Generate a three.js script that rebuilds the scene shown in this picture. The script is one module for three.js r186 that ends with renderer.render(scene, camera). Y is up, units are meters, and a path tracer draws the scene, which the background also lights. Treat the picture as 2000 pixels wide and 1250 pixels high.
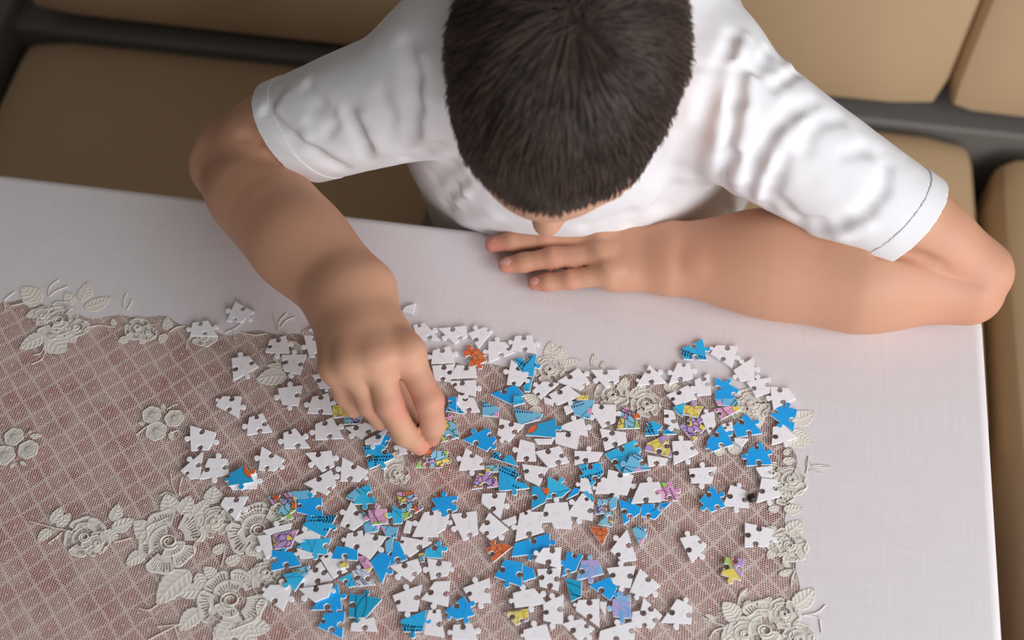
import * as THREE from 'three';
import { RoundedBoxGeometry } from 'three/addons/geometries/RoundedBoxGeometry.js';
import { mergeGeometries, mergeVertices } from 'three/addons/utils/BufferGeometryUtils.js';
import { RectAreaLightUniformsLib } from 'three/addons/lights/RectAreaLightUniformsLib.js';

// ---------------------------------------------------------------- camera, sky, lights, exposure
const T = 0.75;                                         // top of the tablecloth
const scene = new THREE.Scene();
const camera = new THREE.PerspectiveCamera(29.2, 1.6, 0.05, 30);
const EYE = new THREE.Vector3(0, T + 0.82, 0), PITCH = THREE.MathUtils.degToRad(59), YAW = THREE.MathUtils.degToRad(8.2);
const LOOK = new THREE.Vector3(-Math.sin(YAW) * Math.cos(PITCH), -Math.sin(PITCH), -Math.cos(YAW) * Math.cos(PITCH));
camera.position.copy(EYE);
camera.lookAt(EYE.clone().add(LOOK));
camera.focus = 0.9;
camera.userData.fStop = 3.6;
scene.add(camera);
scene.background = new THREE.Color(0.75, 0.85, 1.0);
scene.backgroundIntensity = 0.8;
const renderer = new THREE.WebGLRenderer({ antialias: true });
renderer.toneMapping = THREE.LinearToneMapping;
renderer.toneMappingExposure = 1.0;
renderer.shadowMap.enabled = true;
RectAreaLightUniformsLib.init();
function daylight(name, w, h, intensity, color, [x, y, z], [tx, ty, tz]) {
  const l = new THREE.RectAreaLight(color, intensity, w, h);
  l.name = name; l.position.set(x, y, z); l.lookAt(tx, ty, tz); l.castShadow = true; scene.add(l);
}
daylight('window_daylight', 1.30, 0.90, 6.6, new THREE.Color(0.97, 0.98, 1.0), [1.285, 1.47, 0.22], [0, 1.0, -0.3]);
daylight('rear_window_daylight', 0.9, 1.1, 8.0, new THREE.Color(0.97, 0.98, 1.0), [0.80, 1.75, 1.93], [0.1, 0.9, -0.4]);

// ---------------------------------------------------------------- helpers
let seed = 7;
const rnd = () => { seed = (seed * 1664525 + 1013904223) >>> 0; return seed / 4294967296; };
const rr = (a, b) => a + (b - a) * rnd();
const V = (x, y, z) => new THREE.Vector3(x, y, z);
const smooth = (a, b, x) => { const t = Math.min(1, Math.max(0, (x - a) / (b - a))); return t * t * (3 - 2 * t); };
const used = new Map();
const numbered = (n) => { const k = used.get(n) ?? 0; used.set(n, k + 1); return k ? n + '_' + String(k).padStart(3, '0') : n; };
function shade(o) { o.traverse((c) => { if (c.isMesh) { c.castShadow = true; c.receiveShadow = true; } }); return o; }
function mesh(name, geo, mat, parent = scene) {
  const m = new THREE.Mesh(geo, mat); m.name = parent === scene ? numbered(name) : name; parent.add(m);
  m.castShadow = m.receiveShadow = true;
  return m;
}
function thing(name, label, category, [x, y, z] = [0, 0, 0], group) {
  const g = new THREE.Group(); g.name = numbered(name); g.position.set(x, y, z); scene.add(g);
  g.userData = { label, category }; if (group) g.userData.group = group;
  return g;
}
function struct(name, geo, mat, parent = scene) { const m = mesh(name, geo, mat, parent); if (parent === scene) m.userData.kind = 'structure'; return m; }
const box = (x0, y0, z0, x1, y1, z1) => new THREE.BoxGeometry(x1 - x0, y1 - y0, z1 - z0).translate((x0 + x1) / 2, (y0 + y1) / 2, (z0 + z1) / 2);
const rbox = (x0, y0, z0, x1, y1, z1, r = 0.01, s = 4) => new RoundedBoxGeometry(x1 - x0, y1 - y0, z1 - z0, s, r).translate((x0 + x1) / 2, (y0 + y1) / 2, (z0 + z1) / 2);
const mat = (c, roughness = 0.7, extra = {}) => new THREE.MeshPhysicalMaterial({ color: new THREE.Color().setRGB(...c), roughness, ...extra });
// the point of a level plane that the photograph shows at pixel (px, py) of 2000 x 1250
const FPX = 625 / Math.tan(THREE.MathUtils.degToRad(14.6)), RIGHT = V(Math.cos(YAW), 0, -Math.sin(YAW)), UPV = RIGHT.clone().cross(LOOK);
const sight = (px, py) => LOOK.clone().addScaledVector(RIGHT, (px - 1000) / FPX).addScaledVector(UPV, (625 - py) / FPX);
function onPlane(px, py, h = T) { const d = sight(px, py); return d.multiplyScalar((h - EYE.y) / d.y).add(EYE); }
// value noise
const hash = (x, y, z) => { let h = Math.imul(x, 374761393) ^ Math.imul(y, 668265263) ^ Math.imul(z, 2147483647 - 1274126177); h = Math.imul(h ^ (h >>> 13), 1274126177); return ((h ^ (h >>> 16)) >>> 0) / 4294967296; };
function noise(x, y, z) {
  const i = Math.floor(x), j = Math.floor(y), k = Math.floor(z); let a = x - i, b = y - j, c = z - k;
  a = a * a * (3 - 2 * a); b = b * b * (3 - 2 * b); c = c * c * (3 - 2 * c);
  const L = (p, q, t) => p + (q - p) * t;
  return L(L(L(hash(i, j, k), hash(i + 1, j, k), a), L(hash(i, j + 1, k), hash(i + 1, j + 1, k), a), b), L(L(hash(i, j, k + 1), hash(i + 1, j, k + 1), a), L(hash(i, j + 1, k + 1), hash(i + 1, j + 1, k + 1), a), b), c) * 2 - 1;
}
function dataTexture(n, fn, srgb, repeat) {
  const d = new Uint8Array(n * n * 4);
  for (let y = 0; y < n; y++) for (let x = 0; x < n; x++) { const c = fn(x / n, y / n, x, y), i = (y * n + x) * 4; d[i] = c[0]; d[i + 1] = c[1]; d[i + 2] = c[2]; d[i + 3] = 255; }
  const t = new THREE.DataTexture(d, n, n); t.magFilter = THREE.LinearFilter; t.wrapS = t.wrapT = THREE.RepeatWrapping;
  if (srgb) t.colorSpace = THREE.SRGBColorSpace;
  if (repeat) t.repeat.set(repeat, repeat);
  t.needsUpdate = true;
  return t;
}
// ---------------------------------------------------------------- the room
const plaster = mat([0.32, 0.30, 0.28], 0.9), floorMat = mat([0.16, 0.12, 0.09], 0.55), whitePaint = mat([0.55, 0.55, 0.53], 0.5);
struct('floor', box(-2.5, -0.1, -1.5, 1.42, 0, 2.1), floorMat);
struct('ceiling', box(-2.5, 2.6, -1.5, 1.42, 2.7, 2.1), whitePaint);
struct('wall_back', box(-2.5, 0, -1.5, 1.42, 2.6, -1.38), plaster);
struct('wall_left', box(-2.5, 0, -1.38, -2.38, 2.6, 1.98), plaster);
struct('wall_right', mergeGeometries([box(1.3, 0, -1.38, 1.42, 0.97, 1.98), box(1.3, 1.97, -1.38, 1.42, 2.6, 1.98), box(1.3, 0.97, -1.38, 1.42, 1.97, -0.48), box(1.3, 0.97, 0.92, 1.42, 1.97, 1.98)]), plaster);
struct('wall_front', mergeGeometries([box(-2.5, 0, 1.98, 1.42, 1.15, 2.1), box(-2.5, 2.35, 1.98, 1.42, 2.6, 2.1), box(-2.5, 1.15, 1.98, 0.30, 2.35, 2.1), box(1.30, 1.15, 1.98, 1.42, 2.35, 2.1)]), plaster);
const paneMat = new THREE.MeshPhysicalMaterial({ color: 0xffffff, transmission: 1, thickness: 0, roughness: 0.02 });
function windowFrame(n, w, h, place) {
  const g = new THREE.Group(); g.name = 'window_' + n; g.userData.kind = 'structure'; scene.add(g);
  mesh('window_frame', mergeGeometries([box(-w / 2, -h / 2, -0.03, w / 2, -h / 2 + 0.05, 0.03), box(-w / 2, h / 2 - 0.05, -0.03, w / 2, h / 2, 0.03), box(-w / 2, -h / 2, -0.03, -w / 2 + 0.05, h / 2, 0.03), box(w / 2 - 0.05, -h / 2, -0.03, w / 2, h / 2, 0.03), box(-0.03, -h / 2, -0.03, 0.03, h / 2, 0.03)]), whitePaint, g);
  mesh('window_pane', box(-w / 2 + 0.04, -h / 2 + 0.04, -0.002, w / 2 - 0.04, h / 2 - 0.04, 0.002), paneMat, g);
  place(g);
}
windowFrame(1, 1.4, 1.0, (g) => { g.position.set(1.36, 1.47, 0.22); g.rotation.y = -Math.PI / 2; });
windowFrame(2, 1.0, 1.2, (g) => g.position.set(0.80, 1.75, 2.04));

// ---------------------------------------------------------------- the corner sofa
const leatherBump = dataTexture(256, (u, v, x, y) => { const n = 128 + 70 * noise(x / 5, y / 5, 1) * 0.6 + 40 * noise(x / 2.2, y / 2.2, 5); return [n, n, n]; }, false, 9);
const leather = mat([0.54, 0.385, 0.235], 0.40, { bumpMap: leatherBump, bumpScale: 0.0002, specularIntensity: 0.8 });
const greyBoard = mat([0.17, 0.155, 0.14], 0.6);
// a padded cushion: a rounded box whose faces swell
function cushion(x0, y0, z0, x1, y1, z1, r, swell) {
  const w = x1 - x0, h = y1 - y0, d = z1 - z0, g = new RoundedBoxGeometry(w, h, d, 8, r), p = g.attributes.position;
  const big = new THREE.BoxGeometry(w, h, d, 20, 12, 20), q = big.attributes.position, v = V();
  for (let i = 0; i < q.count; i++) {
    v.fromBufferAttribute(q, i);
    const c = V(THREE.MathUtils.clamp(v.x, -w / 2 + r, w / 2 - r), THREE.MathUtils.clamp(v.y, -h / 2 + r, h / 2 - r), THREE.MathUtils.clamp(v.z, -d / 2 + r, d / 2 - r));
    const n = v.clone().sub(c); if (n.lengthSq() > 0) v.copy(c).addScaledVector(n.normalize(), r);
    const a = 1 - (2 * v.x / w) ** 2, b = 1 - (2 * v.y / h) ** 2, e = 1 - (2 * v.z / d) ** 2;
    v.y += Math.sign(v.y) * swell * Math.max(0, a) ** 0.6 * Math.max(0, e) ** 0.6 * Math.min(1, Math.abs(2 * v.y / h) ** 4);
    v.z += Math.sign(v.z) * swell * Math.max(0, a) ** 0.6 * Math.max(0, b) ** 0.6 * Math.min(1, Math.abs(2 * v.z / d) ** 4);
    v.x += Math.sign(v.x) * swell * 0.4 * Math.max(0, e) ** 0.6 * Math.max(0, b) ** 0.6 * Math.min(1, Math.abs(2 * v.x / w) ** 4);
    q.setXYZ(i, v.x, v.y, v.z);
  }
  big.deleteAttribute('normal'); const uv = big.attributes.uv; for (let i = 0; i < uv.count; i++) uv.setXY(i, uv.getX(i) * w, uv.getY(i) * d);
  const m = mergeVerts(big); m.computeVertexNormals();
  return m.translate((x0 + x1) / 2, (y0 + y1) / 2, (z0 + z1) / 2);
}
function mergeVerts(g) { return mergeVertices(g, 1e-5); }
const sofa = thing('corner_sofa', 'cream leather corner sofa with grey boards behind and beside the table', 'sofa');
const seatBack = mesh('seat_cushion', cushion(-0.755, 0.27, -1.0, 0.408, 0.45, -0.585, 0.035, 0.006), leather, sofa);
const seatSide = mesh('seat_cushion', cushion(0.424, 0.27, -0.985, 0.98, 0.452, 0.45, 0.045, 0.006), leather, sofa);
const tilt = (g, a, y, z) => g.translate(0, -y, -z).rotateX(a).translate(0, y, z);
mesh('backrest_cushion', tilt(cushion(-0.745, 0.470, -1.19, 0.357, 0.98, -1.0, 0.024, 0.009), -0.10, 0.470, -1.0), leather, sofa);
mesh('backrest_cushion', tilt(cushion(0.362, 0.470, -1.19, 1.0, 0.98, -1.0, 0.024, 0.009), -0.10, 0.470, -1.0), leather, sofa);
mesh('backrest_cushion', cushion(1.0, 0.475, -1.0, 1.18, 0.80, 0.45, 0.05, 0.012), leather, sofa);
mesh('back_board', rbox(-0.80, 0.02, -1.24, 1.2, 0.446, -1.002, 0.006), greyBoard, sofa);
mesh('base_board', rbox(-0.76, 0.02, -0.98, 0.41, 0.268, -0.63, 0.006), greyBoard, sofa);
mesh('base_board', rbox(0.43, 0.02, -0.96, 1.18, 0.268, 0.43, 0.006), greyBoard, sofa);
mesh('end_board', rbox(-0.815, 0.02, -1.20, -0.772, 0.47, -0.60, 0.006), greyBoard, sofa);

// ---------------------------------------------------------------- the table under the cloth
const XR = 0.286, ZB = -0.562, XL = -1.0, ZF = 0.25;
const woodTex = dataTexture(512, (u, v, x, y) => {
  const g = noise(x / 90, y / 8, 2) * 0.5 + noise(x / 30, y / 3, 4) * 0.3, c = noise(x / 70, y / 70, 9);
  return [182 + 28 * g + 18 * c, 60 + 18 * g + 36 * Math.max(0, c), 52 + 14 * g];
}, true, 1.2);
const wood = new THREE.MeshPhysicalMaterial({ map: woodTex, roughness: 0.5 });
const tableT = thing('dining_table', 'reddish brown wooden table under the linen and lace cloth', 'table');
function planarUV(g, s = 1) { const p = g.attributes.position, u = new Float32Array(p.count * 2); for (let i = 0; i < p.count; i++) { u[2 * i] = p.getX(i) * s; u[2 * i + 1] = p.getZ(i) * s; } g.setAttribute('uv', new THREE.BufferAttribute(u, 2)); return g; }
mesh('tabletop', planarUV(rbox(XL + 0.006, T - 0.034, ZB + 0.006, XR - 0.006, T - 0.003, ZF - 0.006, 0.004)), wood, tableT);
for (const [x, z] of [[XL + 0.12, ZB + 0.12], [XR - 0.12, ZB + 0.14], [XL + 0.12, ZF - 0.1], [XR - 0.12, ZF - 0.1]]) mesh('leg', new THREE.CylinderGeometry(0.032, 0.022, T - 0.036, 20).translate(x, (T - 0.036) / 2, z), wood, tableT);
// ---------------------------------------------------------------- the tablecloth: linen with a lace inset
const linenBump = dataTexture(512, (u, v, x, y) => { const n = 128 + 34 * ((x & 3) < 2 ? 1 : -1) * ((y & 3) < 2 ? 1 : -1) * 0.4 + 60 * noise(x / 2, y / 60, 3) * 0.6 + 60 * noise(x / 60, y / 2, 8) * 0.6; return [n, n, n]; }, false, 5);
const linenTex = dataTexture(512, (u, v, x, y) => { const n = 7 * noise(x / 3, y / 80, 3) + 7 * noise(x / 80, y / 3, 8) + 4 * noise(x / 40, y / 40, 1); return [227 + n * 0.25, 220 + n * 0.25, 222 + n * 0.25]; }, true, 5);
const linen = new THREE.MeshPhysicalMaterial({ map: linenTex, bumpMap: linenBump, bumpScale: 0.00006, roughness: 0.9, sheen: 0.2, sheenRoughness: 0.6, side: THREE.DoubleSide });
const ecru = mat([0.80, 0.75, 0.675], 0.85), netMat = mat([0.80, 0.68, 0.62], 0.85, { side: THREE.DoubleSide });
const LX0 = -0.66, LZ1 = -0.1;                                   // where the net is built to, past the frame
const laceTop = (x) => -0.4475 + 0.0035 * Math.sin(x * 62 + 1) + 0.002 * Math.sin(x * 171) - 0.006 * Math.exp(-(((x - 0.02) / 0.03) ** 2));
const laceRight = (z) => 0.1445 + 0.0035 * Math.sin(z * 75) + 0.002 * Math.sin(z * 190 + 2) + (z + 0.44) * 0.06;
const inLace = (x, z, m = 0) => x < laceRight(z) - m && z > laceTop(x) + m && x > LX0 && z < LZ1;
const cloth = thing('tablecloth', 'pale linen tablecloth with a lace inset hanging over the table edge', 'tablecloth');
{
  const R = 0.028, outer = [];
  const corner = (cx, cz, a0) => { for (let i = 0; i <= 10; i++) { const a = a0 + (i / 10) * Math.PI / 2; outer.push([cx + R * Math.cos(a), cz + R * Math.sin(a)]); } };
  const line = (x0, z0, x1, z1, n) => { for (let i = 1; i < n; i++) outer.push([x0 + (x1 - x0) * i / n, z0 + (z1 - z0) * i / n]); };
  corner(XR - R, ZB + R, -Math.PI / 2); line(XR, ZB + R, XR, ZF - R, 70); corner(XR - R, ZF - R, 0); line(XR - R, ZF, XL + R, ZF, 90); corner(XL + R, ZF - R, Math.PI / 2); line(XL, ZF - R, XL, ZB + R, 50); corner(XL + R, ZB + R, Math.PI); line(XL + R, ZB, XR - R, ZB, 110);
  const shape = new THREE.Shape(outer.map(([x, z]) => new THREE.Vector2(x, -z))), hole = new THREE.Path(), h = [];
  for (let i = 0; i <= 160; i++) { const x = LX0 + (0.1445 - LX0) * i / 160; if (x < laceRight(laceTop(x))) h.push([x, laceTop(x)]); }
  for (let i = 0; i <= 90; i++) { const z = -0.4475 + (LZ1 + 0.4475) * i / 90; if (z > laceTop(laceRight(z))) h.push([laceRight(z), z]); }
  h.push([LX0, LZ1]);
  hole.setFromPoints(h.map(([x, z]) => new THREE.Vector2(x, -z)));
  shape.holes.push(hole);
  const top = new THREE.ShapeGeometry(shape).rotateX(-Math.PI / 2).translate(0, T, 0);
  mesh('linen_panel', planarUV(top, 1), linen, cloth);
  // the fall over the edge: a rounded bend, then a hanging drop with soft folds
  const n = outer.length, rows = [], B = 0.008;
  for (let r = 0; r <= 26; r++) {
    const row = [];
    for (let i = 0; i < n; i++) {
      const [x, z] = outer[i], [xp, zp] = outer[(i + n - 1) % n], [xn, zn] = outer[(i + 1) % n]; let nx = zn - zp, nz = -(xn - xp); const l = Math.hypot(nx, nz); nx /= l; nz /= l;
      let o, y;
      if (r <= 8) { const a = r / 8 * Math.PI / 2; o = B * Math.sin(a); y = T - B * (1 - Math.cos(a)); }
      else {
        const s = (r - 8) / 18, f = noise(x * 14, z * 14, 4) * 0.5 + noise(x * 34, z * 34, 2) * 0.25, atCorner = Math.exp(-(((x - XR) ** 2 + (z - ZB) ** 2) / 0.006));
        o = B + s * 0.012 + (0.018 * f + 0.03 * atCorner) * s * (1.2 - 0.4 * s); y = T - B - 0.20 * s;
        if (z < ZB + 0.06 && Math.abs(x + 0.045) < 0.22) o = Math.min(o, B + 0.002);
        if (o < B * 0.9) o = B * 0.9;
      }
      row.push(x + nx * o, y, z + nz * o);
    }
    rows.push(row);
  }
  const pos = [], idx = [], uv = [];
  rows.forEach((row, r) => { for (let i = 0; i <= n; i++) { const k = (i % n) * 3; pos.push(row[k], row[k + 1], row[k + 2]); uv.push(i * 0.012, r * 0.012); } });
  for (let r = 0; r < 26; r++) for (let i = 0; i < n; i++) { const a = r * (n + 1) + i, b = a + n + 1; idx.push(a, b, a + 1, a + 1, b, b + 1); }
  const fall = new THREE.BufferGeometry(); fall.setAttribute('position', new THREE.Float32BufferAttribute(pos, 3)); fall.setAttribute('uv', new THREE.Float32BufferAttribute(uv, 2)); fall.setIndex(idx);
  fall.computeVertexNormals();
  mesh('linen_fall', fall, linen, cloth);
}
// the net: one flat ring of thread round every mesh of a hexagonal ground, closed up along the diamond lattice
{
  const dx = 0.00172, dz = 0.00158, pos = [], idx = [], nor = [];
  const D = 0.0192;
  const cols = Math.floor((0.17 - LX0) / dx), nrows = Math.floor((LZ1 + 0.46) / dz);
  for (let c = 0; c < cols; c++) for (let r = 0; r < nrows; r++) {
    const x = LX0 + c * dx, z = -0.46 + (r + (c & 1) * 0.5) * dz;
    if (!inLace(x, z, -0.0012)) continue;
    const wx = 0.0011 * noise(x * 60, z * 60, 1) + 0.0004 * noise(x * 240, z * 240, 5), wz = 0.0011 * noise(x * 60, z * 60, 7);
    const X = x + wx, Z = z + wz;
    let a = (x + z) / D, b = (x - z) / D; a -= Math.round(a); b -= Math.round(b);
    const lat = Math.min(Math.abs(a), Math.abs(b)), dot = Math.hypot(Math.abs(a) - 0.5, Math.abs(b) - 0.5);
    let hole = 0.60 + 0.10 * noise(x * 90, z * 90, 3);
    if (lat < 0.055) hole *= 0.6; else if (lat < 0.09) hole *= 0.85;
    if (dot < 0.07) hole *= 0.6;
    const o = pos.length / 3, y = T - 0.0002;
    for (let k = 0; k < 6; k++) { const t = (k + 0.5) / 6 * Math.PI * 2, cx = Math.cos(t), sz = Math.sin(t); pos.push(X + cx * dx * 0.64, y, Z + sz * dz * 0.60); nor.push(0, 1, 0); }
    for (let k = 0; k < 6; k++) { const t = (k + 0.5) / 6 * Math.PI * 2, cx = Math.cos(t), sz = Math.sin(t); pos.push(X + cx * dx * 0.60 * hole, y - 0.0002, Z + sz * dz * 0.66 * hole); nor.push(-cx * 0.4, 0.916, -sz * 0.4); }
    for (let k = 0; k < 6; k++) { const k1 = (k + 1) % 6; idx.push(o + k, o + k + 6, o + k1, o + k1, o + k + 6, o + k1 + 6); }
  }
  const g = new THREE.BufferGeometry(); g.setAttribute('position', new THREE.Float32BufferAttribute(pos, 3)); g.setAttribute('normal', new THREE.Float32BufferAttribute(nor, 3)); g.setIndex(idx);
  const net = mesh('lace_net', g, netMat, cloth); net.userData.kind = 'stuff';
}
// embroidered motifs
const YL = T + 0.0002;
const P2 = (px, py) => { const p = onPlane(px, py); return [p.x, p.z]; };
function grid(nu, nv, fn, skip) {
  const pos = [], idx = [];
  for (let j = 0; j <= nv; j++) for (let i = 0; i <= nu; i++) pos.push(...fn(i / nu, j / nv));
  for (let j = 0; j < nv; j++) for (let i = 0; i < nu; i++) { if (skip && skip(i, j)) continue; const a = j * (nu + 1) + i, b = a + nu + 1; idx.push(a, b, a + 1, a + 1, b, b + 1); }
  const g = new THREE.BufferGeometry(); g.setAttribute('position', new THREE.Float32BufferAttribute(pos, 3)); g.setIndex(idx); g.computeVertexNormals();
  if (g.attributes.normal.getY(Math.floor(g.attributes.normal.count / 2)) < 0) { for (let i = 0; i < idx.length; i += 3) [idx[i], idx[i + 1]] = [idx[i + 1], idx[i]]; g.setIndex(idx); g.computeVertexNormals(); }
  return g;
}
function leafGeo(x0, z0, x1, z1, wide, ribs = 6, fat = 1) {
  const dx = x1 - x0, dz = z1 - z0, L = Math.hypot(dx, dz), ux = dx / L, uz = dz / L, sx = -uz, sz = ux, W = L * wide;
  return grid(40, 18, (u, v) => {
    const s = v * 2 - 1, w = W * Math.pow(Math.sin(Math.PI * Math.pow(u, 0.8)), 0.75) * (1 + 0.05 * Math.sin(u * 40)), bend = 0.06 * L * Math.sin(u * Math.PI), e = Math.abs(s);
    const rib = Math.cos((u * ribs * 2 - e * 2.2) * Math.PI), edge = Math.exp(-(((e - 0.93) / 0.07) ** 2)), mid = Math.exp(-((e / 0.08) ** 2));
    const y = YL + fat * (0.0002 + 0.00016 * rib * (1 - edge) * (1 - mid) + 0.0003 * edge + 0.00025 * mid) * Math.min(1, (1.001 - e) * 30);
    return [x0 + ux * u * L + sx * (s * w + bend), y, z0 + uz * u * L + sz * (s * w + bend)];
  });
}
function cordGeo(points, r = 0.0006) {
  const c = new THREE.CatmullRomCurve3(points.map(([x, z]) => V(x, YL + 0.0002, z)));
  return new THREE.TubeGeometry(c, points.length * 5, r, 5);
}
function lf(ax, ay, bx, by, wide = 0.3, ribs = 6) { const [x0, z0] = P2(ax, ay), [x1, z1] = P2(bx, by); mesh('lace_leaf', leafGeo(x0, z0, x1, z1, wide, ribs), ecru, cloth); }
function sprig(...px) { const pts = []; for (let i = 0; i < px.length; i += 2) pts.push(P2(px[i], px[i + 1])); mesh('lace_stem', cordGeo(pts, 0.00045), ecru, cloth); }
function petalGeo(cx, cz, r0, r1, a0, a1, lobes, lift, slots = 1) {
  return grid(30, 14, (u, v) => {
    const a = a0 + (a1 - a0) * u, side = Math.abs(u * 2 - 1), rim = r1 * (0.90 + 0.10 * Math.sqrt(Math.max(0, 1 - side * side)) + 0.035 * Math.sin(u * Math.PI * 2 * lobes)), r = r0 + (rim - r0) * v;
    const edge = Math.exp(-(((v - 0.94) / 0.06) ** 2)), stitch = Math.cos(u * 22 * Math.PI) * smooth(0.95, 0.6, v), sideCord = Math.exp(-(((side - 0.96) / 0.06) ** 2)) * smooth(0.3, 0.6, v);
    const y = YL + lift + (0.0002 + 0.00015 * stitch + 0.00035 * edge + 0.0002 * sideCord) * Math.min(1, (1.002 - v) * 30);
    return [cx + r * Math.cos(a), y, cz + r * Math.sin(a)];
  }, slots ? (i, j) => i % 3 === 1 && i > 2 && i < 27 && j >= 3 + hash(i, 1, lift * 1e6 | 0) * 2 && j < 8 + hash(i, 7, cx * 1e4 | 0) * 4 : null);
}
function rose(px, py, rad, turn = 0, n = 5) {
  const [cx, cz] = P2(px, py), r = rad / 2740, g = new THREE.Group(); g.name = 'lace_flower'; cloth.add(g);
  for (let k = 0; k < n; k++) { const a = turn + (k + 0.25 * hash(k, py | 0, 5)) / n * Math.PI * 2, w = Math.PI / n * (0.82 + 0.3 * hash(k, px | 0, 8)), o = r * 0.10; mesh('petal', petalGeo(cx + o * Math.cos(a), cz + o * Math.sin(a), r * 0.36, r * (0.78 + 0.26 * hash(k, px | 0, 3)), a - w, a + w, 1.5, 0.00012 * (k & 1)), ecru, g); }
  for (let k = 0; k < 2; k++) { const a = turn + 0.5 + k * 2.6; mesh('petal', petalGeo(cx, cz, r * 0.18, r * (0.5 + 0.1 * k), a - 0.95, a + 0.95, 1, 0.0002), ecru, g); }
  for (let k = 0; k < 3; k++) { const a = turn + 1.1 + k * 2.2 + hash(k, px | 0, 9), c0 = [], q = r * (0.62 + 0.12 * k); for (let i = 0; i <= 10; i++) { const b = a + (i / 10 - 0.5) * 1.5; c0.push([cx + q * Math.cos(b) * (1 - 0.12 * Math.sin(i)), cz + q * Math.sin(b)]); } mesh('petal_cord', cordGeo(c0, 0.0004).translate(0, 0.0003, 0), ecru, g); }
  const sp = []; for (let i = 0; i <= 26; i++) { const a = turn + i / 26 * Math.PI * 3.4, q = r * (0.30 - 0.20 * i / 26); sp.push([cx + q * Math.cos(a), cz + q * Math.sin(a) * 0.85]); }
  mesh('flower_heart', cordGeo(sp, 0.0006).translate(0, 0.0004, 0), ecru, g);
}
function daisy(px, py, rad, turn = 0, n = 6) {
  const [cx, cz] = P2(px, py), r = rad / 2740, g = new THREE.Group(); g.name = 'lace_flower'; cloth.add(g);
  for (let k = 0; k < n; k++) { const a = turn + k / n * Math.PI * 2, w = Math.PI / n * 1.02; mesh('petal', petalGeo(cx, cz, r * 0.2, r, a - w, a + w, 1, 0.0001 * (k & 1), 0), ecru, g); }
  mesh('flower_heart', new THREE.TorusGeometry(r * 0.13, r * 0.06, 6, 12).rotateX(Math.PI / 2).translate(cx, YL + 0.0006, cz), ecru, g);
}
// left field and lower left bouquet
rose(330, 1058, 66, 0.3); rose(450, 1172, 68, 1.2); rose(505, 1035, 60, 0.9, 4); rose(165, 1050, 40, 0.2, 5);
lf(330, 1005, 325, 965, 0.42, 5); lf(352, 1005, 372, 968, 0.42, 5); lf(378, 1010, 405, 975, 0.38, 6); lf(390, 1030, 440, 1008, 0.36, 6); lf(410, 985, 418, 950, 0.5, 5);
lf(300, 1060, 262, 1018, 0.36, 6); lf(285, 1080, 246, 1103, 0.36, 6); lf(372, 1115, 306, 1180, 0.32, 7); lf(395, 1155, 346, 1160, 0.34, 5); lf(395, 1190, 350, 1232, 0.34, 7); lf(385, 1120, 402, 1150, 0.34, 5);
lf(455, 1215, 420, 1262, 0.4, 6); lf(475, 1215, 530, 1228, 0.32, 6); lf(470, 1215, 500, 1262, 0.34, 6); lf(480, 1140, 520, 1100, 0.34, 6);
sprig(345, 968, 336, 945, 333, 925); sprig(350, 968, 352, 948, 356, 932); sprig(345, 970, 325, 962, 312, 968); sprig(308, 1182, 290, 1192, 270, 1188); sprig(350, 1220, 325, 1232, 290, 1250); sprig(350, 1220, 330, 1222, 308, 1224); sprig(340, 1220, 346, 1240, 350, 1252); sprig(440, 1070, 436, 1092, 432, 1106);
lf(218, 1018, 232, 984, 0.36, 5); lf(218, 1032, 262, 1014, 0.34, 5); lf(205, 1038, 232, 1052, 0.4, 5); sprig(130, 1036, 100, 1030, 58, 1018); lf(100, 1022, 120, 990, 0.34, 4); lf(110, 1028, 138, 1002, 0.3, 4); lf(100, 1034, 74, 1058, 0.34, 4); sprig(122, 1040, 108, 1052, 94, 1062); sprig(222, 1060, 246, 1054, 258, 1050);
daisy(27, 853, 20, 0.2); daisy(55, 878, 21, 0.5); daisy(8, 889, 22, 0.1); daisy(296, 810, 20, 0.3); daisy(340, 817, 20, 0); daisy(305, 842, 22, 0.6);
lf(58, 852, 82, 850, 0.25, 3); lf(54, 848, 62, 840, 0.3, 3); lf(40, 902, 52, 908, 0.3, 3); lf(28, 905, 20, 916, 0.3, 3); lf(318, 800, 318, 788, 0.35, 3); sprig(326, 800, 340, 792, 348, 790); lf(335, 842, 336, 862, 0.25, 3); sprig(288, 832, 276, 842, 266, 850); lf(282, 830, 270, 826, 0.3, 3); sprig(334, 846, 344, 842, 350, 842);
// upper border
rose(114, 626, 46, 0.5); rose(268, 640, 28, 0.1, 5);
lf(75, 596, 42, 562, 0.36, 6); lf(158, 588, 172, 552, 0.36, 6); lf(165, 602, 216, 582, 0.3, 7); lf(92, 655, 38, 682, 0.3, 6); lf(96, 655, 128, 688, 0.42, 5); lf(85, 610, 50, 618, 0.34, 5); sprig(95, 578, 97, 562, 116, 546); sprig(96, 580, 108, 570, 132, 560); sprig(90, 665, 80, 690, 66, 694); sprig(93, 665, 95, 690, 110, 702); sprig(90, 668, 84, 700, 62, 712); sprig(8, 588, 16, 580, 30, 570); sprig(8, 586, 10, 600, 9, 608);
sprig(20, 598, 40, 594, 60, 588); lf(252, 662, 230, 668, 0.4, 4); lf(272, 662, 288, 668, 0.44, 4); lf(325, 645, 326, 620, 0.36, 3); lf(325, 652, 312, 672, 0.36, 3); sprig(242, 602, 242, 588, 248, 572); sprig(248, 606, 254, 596, 258, 586); sprig(170, 640, 195, 636, 225, 640); lf(222, 638, 220, 622, 0.3, 3); sprig(330, 650, 345, 640, 372, 636); sprig(376, 650, 366, 668, 364, 682); rose(398, 652, 30, 0.4, 5); sprig(440, 650, 462, 640, 476, 628); sprig(455, 645, 458, 660, 462, 672); sprig(470, 650, 500, 655, 520, 652);
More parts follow.
